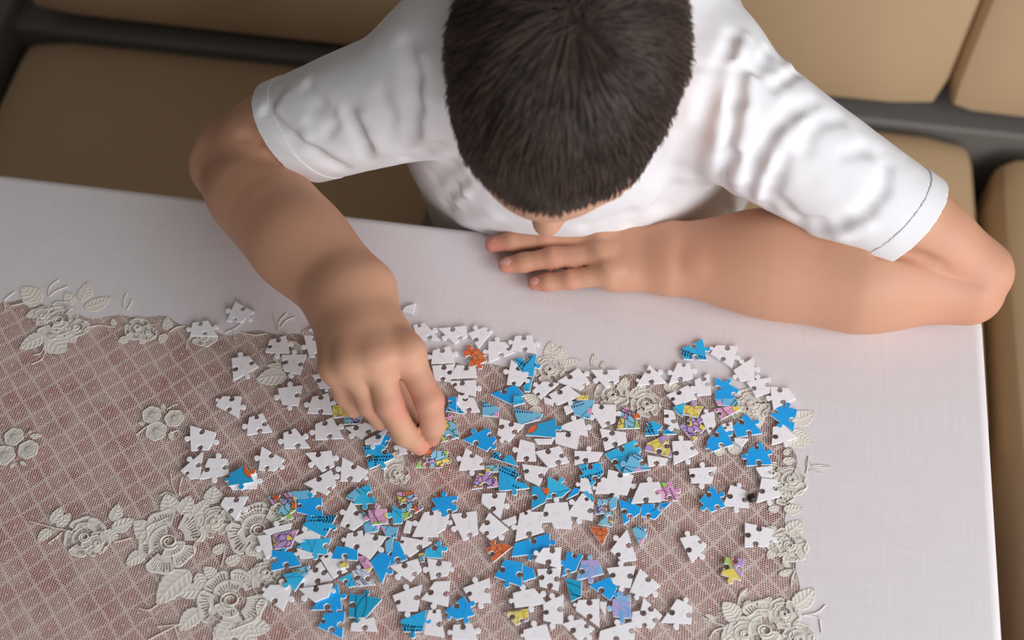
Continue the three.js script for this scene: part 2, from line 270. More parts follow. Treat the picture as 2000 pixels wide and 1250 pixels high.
sprig(545, 648, 545, 630, 560, 612); sprig(548, 640, 560, 626, 576, 620); sprig(543, 645, 538, 625, 534, 616); lf(560, 735, 500, 742, 0.34, 6); lf(555, 720, 520, 714, 0.2, 3); rose(560, 690, 34, 0.8, 5); lf(590, 655, 612, 640, 0.34, 4); lf(760, 925, 778, 880, 0.4, 5); rose(775, 925, 26, 0.2, 5);
rose(1072, 722, 34, 0.2, 5); lf(1075, 705, 1076, 668, 0.4, 5); lf(1085, 708, 1098, 678, 0.4, 6); lf(1092, 716, 1134, 704, 0.32, 7); lf(1158, 716, 1160, 692, 0.28, 3); lf(1174, 720, 1178, 706, 0.3, 3); rose(1195, 772, 36, 0.6, 5); rose(1262, 790, 34, 0.3, 5); lf(1215, 760, 1222, 736, 0.34, 4); lf(1052, 790, 1022, 772, 0.34, 6); lf(1060, 800, 1030, 806, 0.3, 6); lf(1295, 755, 1335, 758, 0.3, 5); rose(1468, 790, 36, 0.2, 5); rose(1450, 800, 26, 1.0, 4); lf(1480, 800, 1475, 840, 0.4, 5); lf(1425, 885, 1445, 860, 0.4, 4); lf(1410, 870, 1400, 892, 0.4, 4);
// right border
lf(1545, 822, 1590, 806, 0.36, 7); lf(1550, 840, 1588, 866, 0.3, 7); lf(1530, 848, 1570, 872, 0.3, 6); sprig(1574, 925, 1578, 905, 1579, 892); lf(1576, 914, 1578, 892, 0.16, 2); lf(1584, 910, 1622, 912, 0.14, 2); lf(1578, 918, 1604, 924, 0.14, 2); lf(1530, 888, 1542, 876, 0.34, 3); lf(1528, 902, 1552, 896, 0.34, 3); rose(1545, 938, 34, 0.4, 5);
lf(1530, 995, 1568, 992, 0.3, 6); lf(1500, 996, 1524, 990, 0.3, 4); lf(1535, 1042, 1566, 1018, 0.4, 5); rose(1540, 1066, 38, 0.1, 5); lf(1520, 1122, 1550, 1112, 0.2, 4); sprig(1552, 1115, 1546, 1130, 1545, 1150);
rose(1494, 1232, 54, 0.4, 5); rose(1560, 1250, 34, 1.0, 5); lf(1548, 1185, 1590, 1150, 0.32, 6); lf(1440, 1215, 1412, 1176, 0.42, 7); lf(1455, 1225, 1408, 1252, 0.34, 7); lf(1480, 1190, 1508, 1166, 0.3, 5); lf(1445, 1165, 1457, 1150, 0.3, 3); lf(1452, 1185, 1466, 1172, 0.3, 3); sprig(1440, 1182, 1444, 1165, 1458, 1150); sprig(1568, 1202, 1596, 1196, 1612, 1182); sprig(1568, 1202, 1590, 1204, 1606, 1212); sprig(1600, 1206, 1602, 1222, 1604, 1236); sprig(1418, 1224, 1395, 1216, 1372, 1206); sprig(1415, 1226, 1395, 1232, 1386, 1246); lf(1398, 1214, 1376, 1200, 0.2, 3);

// more of the border bouquets
lf(1120, 735, 1142, 760, 0.34, 5); lf(1230, 775, 1262, 752, 0.3, 6); lf(1170, 790, 1150, 812, 0.32, 5); lf(1215, 800, 1238, 822, 0.3, 5); sprig(1245, 765, 1258, 742, 1262, 728); sprig(1285, 790, 1305, 800, 1318, 815); lf(1500, 812, 1520, 800, 0.3, 5);
rose(1508, 925, 26, 0.8, 5); rose(1528, 965, 24, 0.2, 5); lf(1520, 1040, 1496, 1030, 0.3, 4); lf(1515, 1075, 1498, 1092, 0.32, 4); lf(1560, 1075, 1578, 1090, 0.36, 4); lf(1528, 1095, 1545, 1108, 0.3, 4); rose(1520, 1062, 24, 0.9, 5);
rose(420, 1020, 34, 0.4, 5); lf(440, 1100, 470, 1085, 0.36, 5); lf(415, 1080, 440, 1062, 0.36, 5); lf(500, 1090, 520, 1070, 0.34, 4); rose(520, 1120, 30, 0.7, 5); lf(420, 1130, 398, 1108, 0.36, 5); rose(150, 640, 26, 0.9, 5); rose(84, 618, 24, 0.3, 5); lf(130, 650, 150, 668, 0.36, 4); lf(140, 596, 128, 572, 0.36, 4); rose(290, 650, 20, 0.6, 5); rose(190, 1062, 24, 0.4, 5); rose(1455, 1240, 34, 0.7, 5); rose(1530, 1200, 30, 0.2, 5);
// ---------------------------------------------------------------- the boy
// a distance field is meshed with surface nets, block by block
const smin = (a, b, k) => { const h = Math.max(k - Math.abs(a - b), 0) / k; return Math.min(a, b) - h * h * k * 0.25; };
const smax = (a, b, k) => -smin(-a, -b, k);
function cone(a, ra, b, rb) {
  const [ax, ay, az] = a, dx = b[0] - ax, dy = b[1] - ay, dz = b[2] - az, l2 = dx * dx + dy * dy + dz * dz;
  return (x, y, z) => { const px = x - ax, py = y - ay, pz = z - az, t = Math.min(1, Math.max(0, (px * dx + py * dy + pz * dz) / l2)); return Math.hypot(px - dx * t, py - dy * t, pz - dz * t) - (ra + (rb - ra) * t); };
}
// an ellipsoid with its own axes (columns of ax: three unit vectors)
function egg(c, r, ax) {
  const [X, Y, Z] = ax ?? [[1, 0, 0], [0, 1, 0], [0, 0, 1]];
  return (x, y, z) => {
    const px = x - c[0], py = y - c[1], pz = z - c[2];
    const a = (px * X[0] + py * X[1] + pz * X[2]) / r[0], b = (px * Y[0] + py * Y[1] + pz * Y[2]) / r[1], e = (px * Z[0] + py * Z[1] + pz * Z[2]) / r[2];
    const k0 = Math.sqrt(a * a + b * b + e * e), k1 = Math.sqrt((a / r[0]) ** 2 + (b / r[1]) ** 2 + (e / r[2]) ** 2);
    return k1 < 1e-9 ? -Math.min(...r) : k0 * (k0 - 1) / k1;
  };
}
function join(k, ...fs) { return (x, y, z) => { let d = fs[0](x, y, z); for (let i = 1; i < fs.length; i++) d = smin(d, fs[i](x, y, z), k); return d; }; }
function bounded(f, c, r) { return (x, y, z) => { const d = Math.hypot(x - c[0], y - c[1], z - c[2]) - r; return d > 0.03 ? d : f(x, y, z); }; }
function surface(field, lo, hi, h, colorAt) {
  const B = 8, n = [0, 1, 2].map((i) => Math.ceil((hi[i] - lo[i]) / (h * B))), verts = new Map(), pos = [], quads = [];
  const NX = n[0] * B + 2, NY = n[1] * B + 2, key = (i, j, k) => (k * NY + j) * NX + i, S = B + 1, val = new Float32Array((B + 1) ** 3), reach = h * B * 0.87 + 0.006;
  for (let bk = 0; bk < n[2]; bk++) for (let bj = 0; bj < n[1]; bj++) for (let bi = 0; bi < n[0]; bi++) {
    const x0 = lo[0] + bi * B * h, y0 = lo[1] + bj * B * h, z0 = lo[2] + bk * B * h;
    if (Math.abs(field(x0 + B * h / 2, y0 + B * h / 2, z0 + B * h / 2)) > reach * 1.35) continue;
    for (let k = 0; k <= B; k++) for (let j = 0; j <= B; j++) for (let i = 0; i <= B; i++) val[(k * S + j) * S + i] = field(x0 + i * h, y0 + j * h, z0 + k * h);
    for (let k = 0; k < B; k++) for (let j = 0; j < B; j++) for (let i = 0; i < B; i++) {
      const c = []; let m = 0;
      for (let q = 0; q < 8; q++) { const v = val[((k + (q >> 2)) * S + j + ((q >> 1) & 1)) * S + i + (q & 1)]; c.push(v); if (v < 0) m |= 1 << q; }
      if (m === 0 || m === 255) continue;
      let sx = 0, sy = 0, sz = 0, cnt = 0;
      for (let a = 0; a < 8; a++) for (const bit of [1, 2, 4]) if (!(a & bit)) { const b = a | bit; if ((c[a] < 0) !== (c[b] < 0)) { const t = c[a] / (c[a] - c[b]); sx += (a & 1) + (bit === 1 ? t : 0); sy += ((a >> 1) & 1) + (bit === 2 ? t : 0); sz += (a >> 2) + (bit === 4 ? t : 0); cnt++; } }
      const I = bi * B + i, J = bj * B + j, K = bk * B + k;
      verts.set(key(I, J, K), pos.length / 3);
      pos.push(x0 + (i + sx / cnt) * h, y0 + (j + sy / cnt) * h, z0 + (k + sz / cnt) * h);
      if ((c[0] < 0) !== (c[1] < 0)) quads.push([key(I, J, K), key(I, J - 1, K), key(I, J - 1, K - 1), key(I, J, K - 1), c[0] < 0]);
      if ((c[0] < 0) !== (c[2] < 0)) quads.push([key(I, J, K), key(I, J, K - 1), key(I - 1, J, K - 1), key(I - 1, J, K), c[0] < 0]);
      if ((c[0] < 0) !== (c[4] < 0)) quads.push([key(I, J, K), key(I - 1, J, K), key(I - 1, J - 1, K), key(I, J - 1, K), c[0] < 0]);
    }
  }
  const idx = [];
  for (const [a, b, c, d, flip] of quads) {
    const q = [verts.get(a), verts.get(b), verts.get(c), verts.get(d)]; if (q.includes(undefined)) continue;
    if (flip) idx.push(q[0], q[1], q[2], q[0], q[2], q[3]); else idx.push(q[0], q[2], q[1], q[0], q[3], q[2]);
  }
  const nor = new Float32Array(pos.length), e = h * 0.6, col = colorAt ? new Float32Array(pos.length) : null;
  for (let i = 0; i < pos.length; i += 3) {
    const x = pos[i], y = pos[i + 1], z = pos[i + 2];
    let nx = field(x + e, y, z) - field(x - e, y, z), ny = field(x, y + e, z) - field(x, y - e, z), nz = field(x, y, z + e) - field(x, y, z - e); const l = Math.hypot(nx, ny, nz) || 1;
    nor[i] = nx / l; nor[i + 1] = ny / l; nor[i + 2] = nz / l;
    if (col) { const c = colorAt(x, y, z); col[i] = c[0]; col[i + 1] = c[1]; col[i + 2] = c[2]; }
  }
  const g = new THREE.BufferGeometry();
  g.setAttribute('position', new THREE.Float32BufferAttribute(pos, 3)); g.setAttribute('normal', new THREE.BufferAttribute(nor, 3)); if (col) g.setAttribute('color', new THREE.BufferAttribute(col, 3));
  g.setIndex(idx);
  return g;
}
const along = (p, c, d) => (p[0] - c[0]) * d[0] + (p[1] - c[1]) * d[1] + (p[2] - c[2]) * d[2];
const mid = (a, b, t) => [a[0] + (b[0] - a[0]) * t, a[1] + (b[1] - a[1]) * t, a[2] + (b[2] - a[2]) * t];

// --- head, bowed over the table
const HEAD = V(-0.0411, 0.9751, -0.5434), BOW = THREE.MathUtils.degToRad(46), FW = V(-0.10, 0, 1).normalize();
const HY = V(0, Math.cos(BOW), 0).addScaledVector(FW, Math.sin(BOW)), HZ = V(0, -Math.sin(BOW), 0).addScaledVector(FW, Math.cos(BOW)), HX = HY.clone().cross(HZ);
const hp = (x, y, z) => HEAD.clone().addScaledVector(HX, x).addScaledVector(HY, y).addScaledVector(HZ, z).toArray();
const hax = [HX.toArray(), HY.toArray(), HZ.toArray()];
const skullRound = egg([0, 0, 0], [0.0715, 0.083, 0.092]), taper = (z) => 1 - 0.30 * smooth(-0.03, 0.10, z);
const skull = (x, y, z) => {
  const px = x - HEAD.x, py = y - HEAD.y, pz = z - HEAD.z, a = px * HX.x + py * HX.y + pz * HX.z, b = px * HY.x + py * HY.y + pz * HY.z, c = px * HZ.x + py * HZ.y + pz * HZ.z;
  return skullRound(a / taper(c), b - 0.022, c + 0.008) * 0.92;
};
const headField = (() => {
  const forehead = egg(hp(0, 0.028, 0.036), [0.052, 0.052, 0.052], hax), face = egg(hp(0, -0.04, 0.028), [0.056, 0.07, 0.055], hax), jaw = egg(hp(0, -0.075, 0.03), [0.042, 0.04, 0.045], hax), chin = cone(hp(-0.008, -0.1, 0.062), 0.016, hp(0.008, -0.1, 0.062), 0.016);
  const cheeks = join(0.01, cone(hp(0.034, -0.04, 0.058), 0.02, hp(0.03, -0.06, 0.05), 0.018), cone(hp(-0.034, -0.04, 0.058), 0.02, hp(-0.03, -0.06, 0.05), 0.018));
  const brow = join(0.01, cone(hp(0.012, 0.006, 0.083), 0.007, hp(0.042, 0.004, 0.066), 0.007), cone(hp(-0.012, 0.006, 0.083), 0.007, hp(-0.042, 0.004, 0.066), 0.007));
  const nose = join(0.010, cone(hp(0, 0.002, 0.084), 0.008, hp(0, -0.026, 0.1045), 0.0098), cone(hp(0.0095, -0.03, 0.094), 0.0066, hp(-0.0095, -0.03, 0.094), 0.0066));
  const eyes = [1, -1].map((s) => egg(hp(0.03 * s, -0.008, 0.066), [0.013, 0.0105, 0.0125], hax)), sockets = [1, -1].map((s) => egg(hp(0.03 * s, -0.008, 0.085), [0.016, 0.0085, 0.014], hax)), slits = [1, -1].map((s) => egg(hp(0.03 * s, -0.0105, 0.081), [0.0125, 0.0012, 0.006], hax));
  const lips = join(0.004, cone(hp(-0.016, -0.0625, 0.079), 0.0035, hp(0, -0.0595, 0.0865), 0.0052), cone(hp(0.016, -0.0625, 0.079), 0.0035, hp(0, -0.0595, 0.0865), 0.0052), cone(hp(-0.012, -0.069, 0.079), 0.004, hp(0.012, -0.069, 0.079), 0.004), cone(hp(-0.004, -0.07, 0.083), 0.0055, hp(0.004, -0.07, 0.083), 0.0055));
  const mouth = egg(hp(0, -0.0645, 0.088), [0.018, 0.0009, 0.008], hax), nostrils = [1, -1].map((s) => egg(hp(0.0058 * s, -0.0355, 0.100), [0.003, 0.004, 0.004], hax));
  const ears = [1, -1].map((s) => {
    const c = (y, z) => hp(s * (0.062 + 0.005 * (z < -0.01 ? 1.4 : 0.4)), y - 0.016, z), rim = join(0.004, cone(c(0.014, 0.0), 0.0035, c(0.024, -0.014), 0.004), cone(c(0.024, -0.014), 0.004, c(0.016, -0.03), 0.004), cone(c(0.016, -0.03), 0.004, c(-0.012, -0.026), 0.004), cone(c(-0.012, -0.026), 0.004, c(-0.03, -0.008), 0.005), egg(c(-0.002, -0.014), [0.004, 0.022, 0.014], hax));
    return rim;
  });
  const neck = cone(hp(0, -0.05, -0.03), 0.052, [-0.045, 0.945, -0.665], 0.054);
  const f = (x, y, z) => {
    let d = smin(skull(x, y, z), forehead(x, y, z), 0.03); d = smin(d, face(x, y, z), 0.03); d = smin(d, jaw(x, y, z), 0.025); d = smin(d, chin(x, y, z), 0.022); d = smin(d, cheeks(x, y, z), 0.02); d = smin(d, brow(x, y, z), 0.012);
    for (const s of sockets) d = smax(d, -s(x, y, z), 0.008);
    for (const s of eyes) d = smin(d, s(x, y, z), 0.004);
    for (const s of slits) d = smax(d, -s(x, y, z), 0.002);
    d = smin(d, nose(x, y, z), 0.010); for (const s of nostrils) d = smax(d, -s(x, y, z), 0.003);
    d = smin(d, lips(x, y, z), 0.005); d = smax(d, -mouth(x, y, z), 0.002);
    for (const s of ears) d = smin(d, s(x, y, z), 0.008);
    return smin(d, neck(x, y, z), 0.03);
  };
  return bounded(f, hp(0, -0.01, 0), 0.17);
})();

// --- arms and hands
const shL = [0.068, 0.902, -0.618], elL = [0.2735, 0.79, -0.5545], wrL = [0.052, 0.7735, -0.5475];
const shR = [-0.158, 0.902, -0.602], elR = [-0.313, 0.782, -0.588], wrR = [-0.1815, 0.822, -0.449];
const chain = (k, pts, rs) => join(k, ...pts.slice(1).map((p, i) => cone(pts[i], rs[i], p, rs[i + 1])));
const tuck = (d, x, y, z, s) => (s > 0.004 ? d : Math.max(d, shirtPlain(x, y, z) + 0.008 - 0.04 * smooth(-0.014, -0.005, s)));
const armL = (() => {
  const upper = cone(shL, 0.031, [elL[0] + 0.003, elL[1] + 0.001, elL[2] - 0.001], 0.0262), under = cone(mid(shL, elL, 0.35), 0.028, mid(shL, elL, 0.8), 0.0265), fore = chain(0.05, [[elL[0] - 0.003, 0.7815, elL[2] + 0.0085], [elL[0] - 0.085, 0.7835, -0.5445], mid(elL, wrL, 0.7), wrL], [0.0285, 0.0325, 0.0305, 0.021]);
  const wristWide = join(0.012, cone(mid(elL, wrL, 0.62), 0.024, [wrL[0] - 0.004, 0.7725, wrL[2] + 0.011], 0.0165), cone(mid(elL, wrL, 0.62), 0.024, [wrL[0] - 0.004, 0.7735, wrL[2] - 0.011], 0.0165)), ulna = egg([wrL[0] + 0.016, 0.789, wrL[2] + 0.012], [0.011, 0.008, 0.009]);
  return (x, y, z) => smin(smin(tuck(smin(upper(x, y, z), under(x, y, z), 0.02), x, y, z, sL(x, y, z)), smin(smin(fore(x, y, z), wristWide(x, y, z), 0.02), ulna(x, y, z), 0.01), 0.002), 9, 0.001);
})();
const fingerF = (pts, rs) => chain(0.004, pts, rs);
const handL = (() => {
  // joints from the knuckle to the tip; the hand lies flat with the fingers along the table edge
  const ring = fingerF([[-0.008, 0.7745, -0.5415], [-0.044, 0.769, -0.5375], [-0.067, 0.7625, -0.534], [-0.0815, 0.7585, -0.5322]], [0.0092, 0.0084, 0.0076, 0.0064]);
  const middle = fingerF([[-0.0105, 0.7755, -0.557], [-0.052, 0.7705, -0.5552], [-0.079, 0.7635, -0.5522], [-0.0945, 0.7588, -0.550]], [0.0094, 0.0086, 0.0078, 0.0066]);
  const pinky = fingerF([[0.0, 0.7715, -0.5265], [-0.0285, 0.7655, -0.5215], [-0.046, 0.7605, -0.5195], [-0.0565, 0.7575, -0.5192]], [0.0086, 0.0076, 0.0068, 0.0058]);
  const index = fingerF([[-0.0065, 0.7725, -0.5725], [-0.04, 0.7555, -0.5745], [-0.062, 0.742, -0.5725], [-0.074, 0.737, -0.57]], [0.009, 0.0082, 0.0074, 0.0064]);
  const thumb = fingerF([[0.036, 0.766, -0.566], [0.01, 0.759, -0.575], [-0.012, 0.757, -0.579], [-0.026, 0.755, -0.5795]], [0.012, 0.011, 0.0095, 0.008]);
  const palm = join(0.012, cone([0.042, 0.7735, -0.5535], 0.0155, [-0.0085, 0.7735, -0.557], 0.0115), cone([0.042, 0.7735, -0.5465], 0.0155, [-0.006, 0.773, -0.542], 0.0115), cone([0.042, 0.7715, -0.5385], 0.0145, [0.002, 0.7705, -0.528], 0.0110), cone([0.042, 0.771, -0.556], 0.014, [-0.004, 0.771, -0.571], 0.0108), cone([0.04, 0.766, -0.54], 0.0145, [0.006, 0.765, -0.53], 0.011));
  const tendons = join(0.004, egg([-0.0085, 0.7845, -0.557], [0.008, 0.0035, 0.006]), egg([-0.006, 0.7835, -0.5415], [0.008, 0.0032, 0.0055]), egg([0.002, 0.7805, -0.527], [0.0075, 0.003, 0.005]));
  const creases = [[-0.051, 0.7795, -0.5552], [-0.0785, 0.7715, -0.5522], [-0.044, 0.7778, -0.5375], [-0.067, 0.7703, -0.534], [-0.0285, 0.7733, -0.5215], [-0.046, 0.7673, -0.5195]];
  const f = (x, y, z) => {
    let d = palm(x, y, z); d = smin(d, tendons(x, y, z), 0.006);
    d = Math.min(smin(d, ring(x, y, z), 0.006), smin(d, middle(x, y, z), 0.006), smin(d, pinky(x, y, z), 0.006), smin(d, index(x, y, z), 0.006), smin(d, thumb(x, y, z), 0.012));
    for (const c of creases) { const dx = x - c[0], q = (y - c[1]) ** 2 + (z - c[2]) ** 2; if (Math.abs(dx) < 0.006 && q < 1e-4) for (const o of [-0.0019, 0, 0.0019]) d += 0.00035 * Math.exp(-(((dx - o) / 0.0005) ** 2)) * Math.exp(-q / 4e-5); }
    return d;
  };
  return bounded(f, [-0.02, 0.765, -0.55], 0.085);
})();
const armR = (() => {
  const upper = cone(shR, 0.031, elR, 0.0315), under = cone(mid(shR, elR, 0.35), 0.029, mid(shR, elR, 0.8), 0.0305), fore = chain(0.03, [[elR[0] - 0.002, elR[1] - 0.004, elR[2] + 0.004], [elR[0] + 0.032, 0.795, elR[2] + 0.042], [elR[0] + 0.080, 0.809, elR[2] + 0.092], wrR], [0.0325, 0.0305, 0.0265, 0.021]);
  const wide = join(0.016, cone([elR[0] + 0.06, 0.802, elR[2] + 0.070], 0.024, [wrR[0] + 0.009, 0.823, wrR[2] - 0.006], 0.0175), cone([elR[0] + 0.06, 0.802, elR[2] + 0.070], 0.024, [wrR[0] - 0.009, 0.820, wrR[2] + 0.006], 0.0175));
  return (x, y, z) => smin(tuck(smin(upper(x, y, z), under(x, y, z), 0.02), x, y, z, sR(x, y, z)), smin(fore(x, y, z), wide(x, y, z), 0.03), 0.012);
})();
const kR = { i: [-0.1305, 0.8345, -0.400], m: [-0.1490, 0.8385, -0.391], r: [-0.1660, 0.8345, -0.3865], p: [-0.1785, 0.8245, -0.3865] };
const handR = (() => {
  const index = fingerF([kR.i, [-0.1117, 0.8165, -0.3755], [-0.1095, 0.792, -0.3695], [-0.1115, 0.7735, -0.3690]], [0.0106, 0.0099, 0.0088, 0.0072]);
  const middle = fingerF([kR.m, [-0.1385, 0.8175, -0.3695], [-0.1280, 0.792, -0.3605], [-0.1185, 0.7715, -0.3618]], [0.0106, 0.0099, 0.0088, 0.0072]);
  const ring = fingerF([kR.r, [-0.1530, 0.812, -0.3705], [-0.1458, 0.796, -0.3675], [-0.1440, 0.785, -0.3715]], [0.0094, 0.0088, 0.0078, 0.0066]);
  const pinky = fingerF([kR.p, [-0.1735, 0.803, -0.3795], [-0.1675, 0.7905, -0.376], [-0.1655, 0.781, -0.3805]], [0.0086, 0.0078, 0.007, 0.006]);
  const thumb = fingerF([[-0.168, 0.814, -0.428], [-0.154, 0.797, -0.410], [-0.1395, 0.780, -0.392], [-0.1265, 0.7685, -0.3765]], [0.013, 0.0122, 0.0100, 0.0078]);
  const palm = join(0.016, cone([wrR[0] + 0.010, 0.823, wrR[2] + 0.001], 0.0175, kR.i, 0.0125), cone([wrR[0] + 0.002, 0.825, wrR[2] + 0.004], 0.0175, kR.m, 0.0125), cone([wrR[0] - 0.005, 0.824, wrR[2] + 0.007], 0.0175, kR.r, 0.0118), cone([wrR[0] - 0.009, 0.822, wrR[2] + 0.009], 0.0155, kR.p, 0.0105), cone([wrR[0], 0.818, wrR[2] + 0.01], 0.016, [-0.16, 0.82, -0.40], 0.016), cone([wrR[0] - 0.001, 0.822, wrR[2]], 0.0215, [-0.1655, 0.8285, -0.411], 0.0195));
  const knuckles = join(0.004, ...['i', 'm', 'r', 'p'].map((k) => egg([kR[k][0], kR[k][1] + 0.0066, kR[k][2] - 0.001], [0.0085, 0.0046, 0.0085])));
  const f = (x, y, z) => {
    let d = smin(palm(x, y, z), knuckles(x, y, z), 0.012);
    return Math.min(smin(d, index(x, y, z), 0.006), smin(d, middle(x, y, z), 0.006), smin(d, ring(x, y, z), 0.006), smin(d, pinky(x, y, z), 0.006), smin(d, thumb(x, y, z), 0.012));
  };
  return bounded(f, [-0.145, 0.80, -0.40], 0.09);
})();
// --- trunk and legs (inside the clothes)
const trunkF = join(0.05, cone([-0.045, 0.60, -0.80], 0.09, [-0.045, 0.86, -0.68], 0.085), cone([0.03, 0.89, -0.645], 0.05, [-0.12, 0.89, -0.64], 0.05), cone([-0.045, 0.53, -0.84], 0.09, [-0.045, 0.6, -0.8], 0.085));
const legF = (s) => join(0.03, cone([-0.045 + s * 0.07, 0.545, -0.80], 0.065, [-0.045 + s * 0.10, 0.515, -0.52], 0.048), cone([-0.045 + s * 0.10, 0.515, -0.52], 0.046, [-0.045 + s * 0.10, 0.08, -0.46], 0.03), cone([-0.045 + s * 0.10, 0.045, -0.47], 0.03, [-0.045 + s * 0.11, 0.03, -0.33], 0.022));
const legs = join(0.02, legF(1), legF(-1));
const crease = (field, deep, ...px) => {                                   // where the bent arm folds on itself
  const pts = [];
  for (let i = 0; i < px.length; i += 2) { const d = sight(px[i], px[i + 1]).normalize(), p = EYE.clone().addScaledVector(d, 0.6); for (let k = 0; k < 160; k++) { const q = field(p.x, p.y, p.z); if (q < 0.0003) break; p.addScaledVector(d, q * 0.9); } pts.push(p.toArray()); }
  const n = pts.length - 1, c = pts[Math.floor(pts.length / 2)];
  return (x, y, z) => {
    if (Math.hypot(x - c[0], y - c[1], z - c[2]) > 0.06) return 0;
    let best = 1, u = 0;
    for (let i = 0; i < n; i++) { const a = pts[i], b = pts[i + 1], dx = b[0] - a[0], dy = b[1] - a[1], dz = b[2] - a[2], t = Math.min(1, Math.max(0, ((x - a[0]) * dx + (y - a[1]) * dy + (z - a[2]) * dz) / (dx * dx + dy * dy + dz * dz))), q = Math.hypot(x - a[0] - dx * t, y - a[1] - dy * t, z - a[2] - dz * t); if (q < best) { best = q; u = (i + t) / n; } }
    return deep * (1 - smooth(0.45, 1, u)) * Math.exp(-((best / 0.0042) ** 2));
  };
};
let creaseL = null, creaseR = null;
const bodyField = (x, y, z) => {
  creaseL ??= crease(armL, 0.007, 1715, 490, 1755, 493, 1795, 501, 1835, 516, 1870, 535); creaseR ??= crease(armR, 0.0025, 505, 277, 485, 268, 455, 262);
  let d = headField(x, y, z);
  d = smin(d, smin(armL(x, y, z) + creaseL(x, y, z), handL(x, y, z), 0.012), 0.02);
  d = smin(d, smin(armR(x, y, z) + creaseR(x, y, z), handR(x, y, z), 0.012), 0.02);
  d = smin(d, Math.max(trunkF(x, y, z), shirtPlain(x, y, z) + 0.009), 0.008);
  return y < 0.66 ? smin(d, legs(x, y, z), 0.03) : d;
};
const flush = [[...kR.i, 0.010, 0.5], [...kR.m, 0.010, 0.4], [-0.1105, 0.8165, -0.3775, 0.011, 1], [-0.1325, 0.8175, -0.3695, 0.011, 0.9], [-0.1515, 0.8105, -0.3685, 0.011, 0.5], [-0.1088, 0.7735, -0.37, 0.011, 0.7], [-0.1168, 0.7715, -0.362, 0.011, 0.7], [-0.0815, 0.7585, -0.5322, 0.012, 1], [-0.0945, 0.7588, -0.55, 0.012, 1], [-0.0565, 0.7575, -0.5192, 0.011, 1], [-0.052, 0.7705, -0.5552, 0.01, 0.5], [-0.044, 0.769, -0.5375, 0.01, 0.5], [-0.0285, 0.7655, -0.5215, 0.009, 0.6], [0.068, 0.79, -0.535, 0.02, 0.25], [...hp(0, -0.065, 0.085), 0.012, 1.2], [...hp(0, -0.03, 0.105), 0.012, 0.3], [0.2625, 0.78, -0.545, 0.05, 0.3]];
const scalpHair = (x, y, z) => { const a = along([x, y, z], HEAD.toArray(), HY.toArray()), c = along([x, y, z], HEAD.toArray(), HZ.toArray()); return Math.abs(skull(x, y, z)) < 0.012 && (c > 0.02 ? a > 0.068 : a > 0.02); };
const skinColor = (x, y, z) => {
  if (scalpHair(x, y, z)) return [0.05, 0.032, 0.024];
  const m = 0.06 * noise(x * 45, y * 45, z * 45) + 0.04 * noise(x * 160, y * 160, z * 160); let f = 0.1 + m;
  for (const [a, b, c, r, w] of flush) { const q = ((x - a) ** 2 + (y - b) ** 2 + (z - c) ** 2) / (r * r); if (q < 6) f += w * Math.exp(-q); }
  f = Math.min(1, Math.max(0, f));
  return [0.60 + 0.04 * f, 0.328 - 0.085 * f, 0.205 - 0.03 * f];
};
const skin = new THREE.MeshPhysicalMaterial({ vertexColors: true, roughness: 0.52, specularIntensity: 0.6, sheen: 0.25, sheenColor: new THREE.Color(0.8, 0.4, 0.26), sheenRoughness: 0.5 });
const boy = thing('person', 'boy in a white t-shirt bowing over the table and picking up a puzzle piece', 'person', [0, 0, 0]);
// fingernails of the flat hand
const nailMat = mat([0.74, 0.40, 0.33], 0.28, { specularIntensity: 0.7 });
function nail(tip, back, up, w, l) {
  const t = V(...tip), d = t.clone().sub(V(...back)).normalize(), u = V(...up).addScaledVector(d, -V(...up).dot(d)).normalize(), s = d.clone().cross(u);
  const g = grid(10, 10, (a, b) => { const q = (a * 2 - 1), e = b, ww = w * (0.86 + 0.14 * Math.sin(b * Math.PI)) * Math.sqrt(Math.max(0.02, 1 - Math.max(0, 2 * Math.abs(e - 0.5) - 0.6) ** 2 * 4)), p = t.clone().addScaledVector(d, (e - 0.62) * l).addScaledVector(s, q * ww).addScaledVector(u, 0.0066 - 0.0022 * q * q - 0.0016 * e * e); return p.toArray(); });
  mesh('fingernail', g, new THREE.MeshPhysicalMaterial({ color: nailMat.color, roughness: 0.28, side: THREE.DoubleSide }), boy);
}
nail([-0.0815, 0.7590, -0.5322], [-0.067, 0.7625, -0.534], [0.1, 1, 0.15], 0.0046, 0.0095);
nail([-0.0945, 0.7592, -0.550], [-0.079, 0.7635, -0.5522], [0.1, 1, 0.15], 0.0048, 0.010);
nail([-0.0565, 0.7575, -0.5192], [-0.046, 0.7605, -0.5195], [0.1, 1, 0.25], 0.0040, 0.0082);

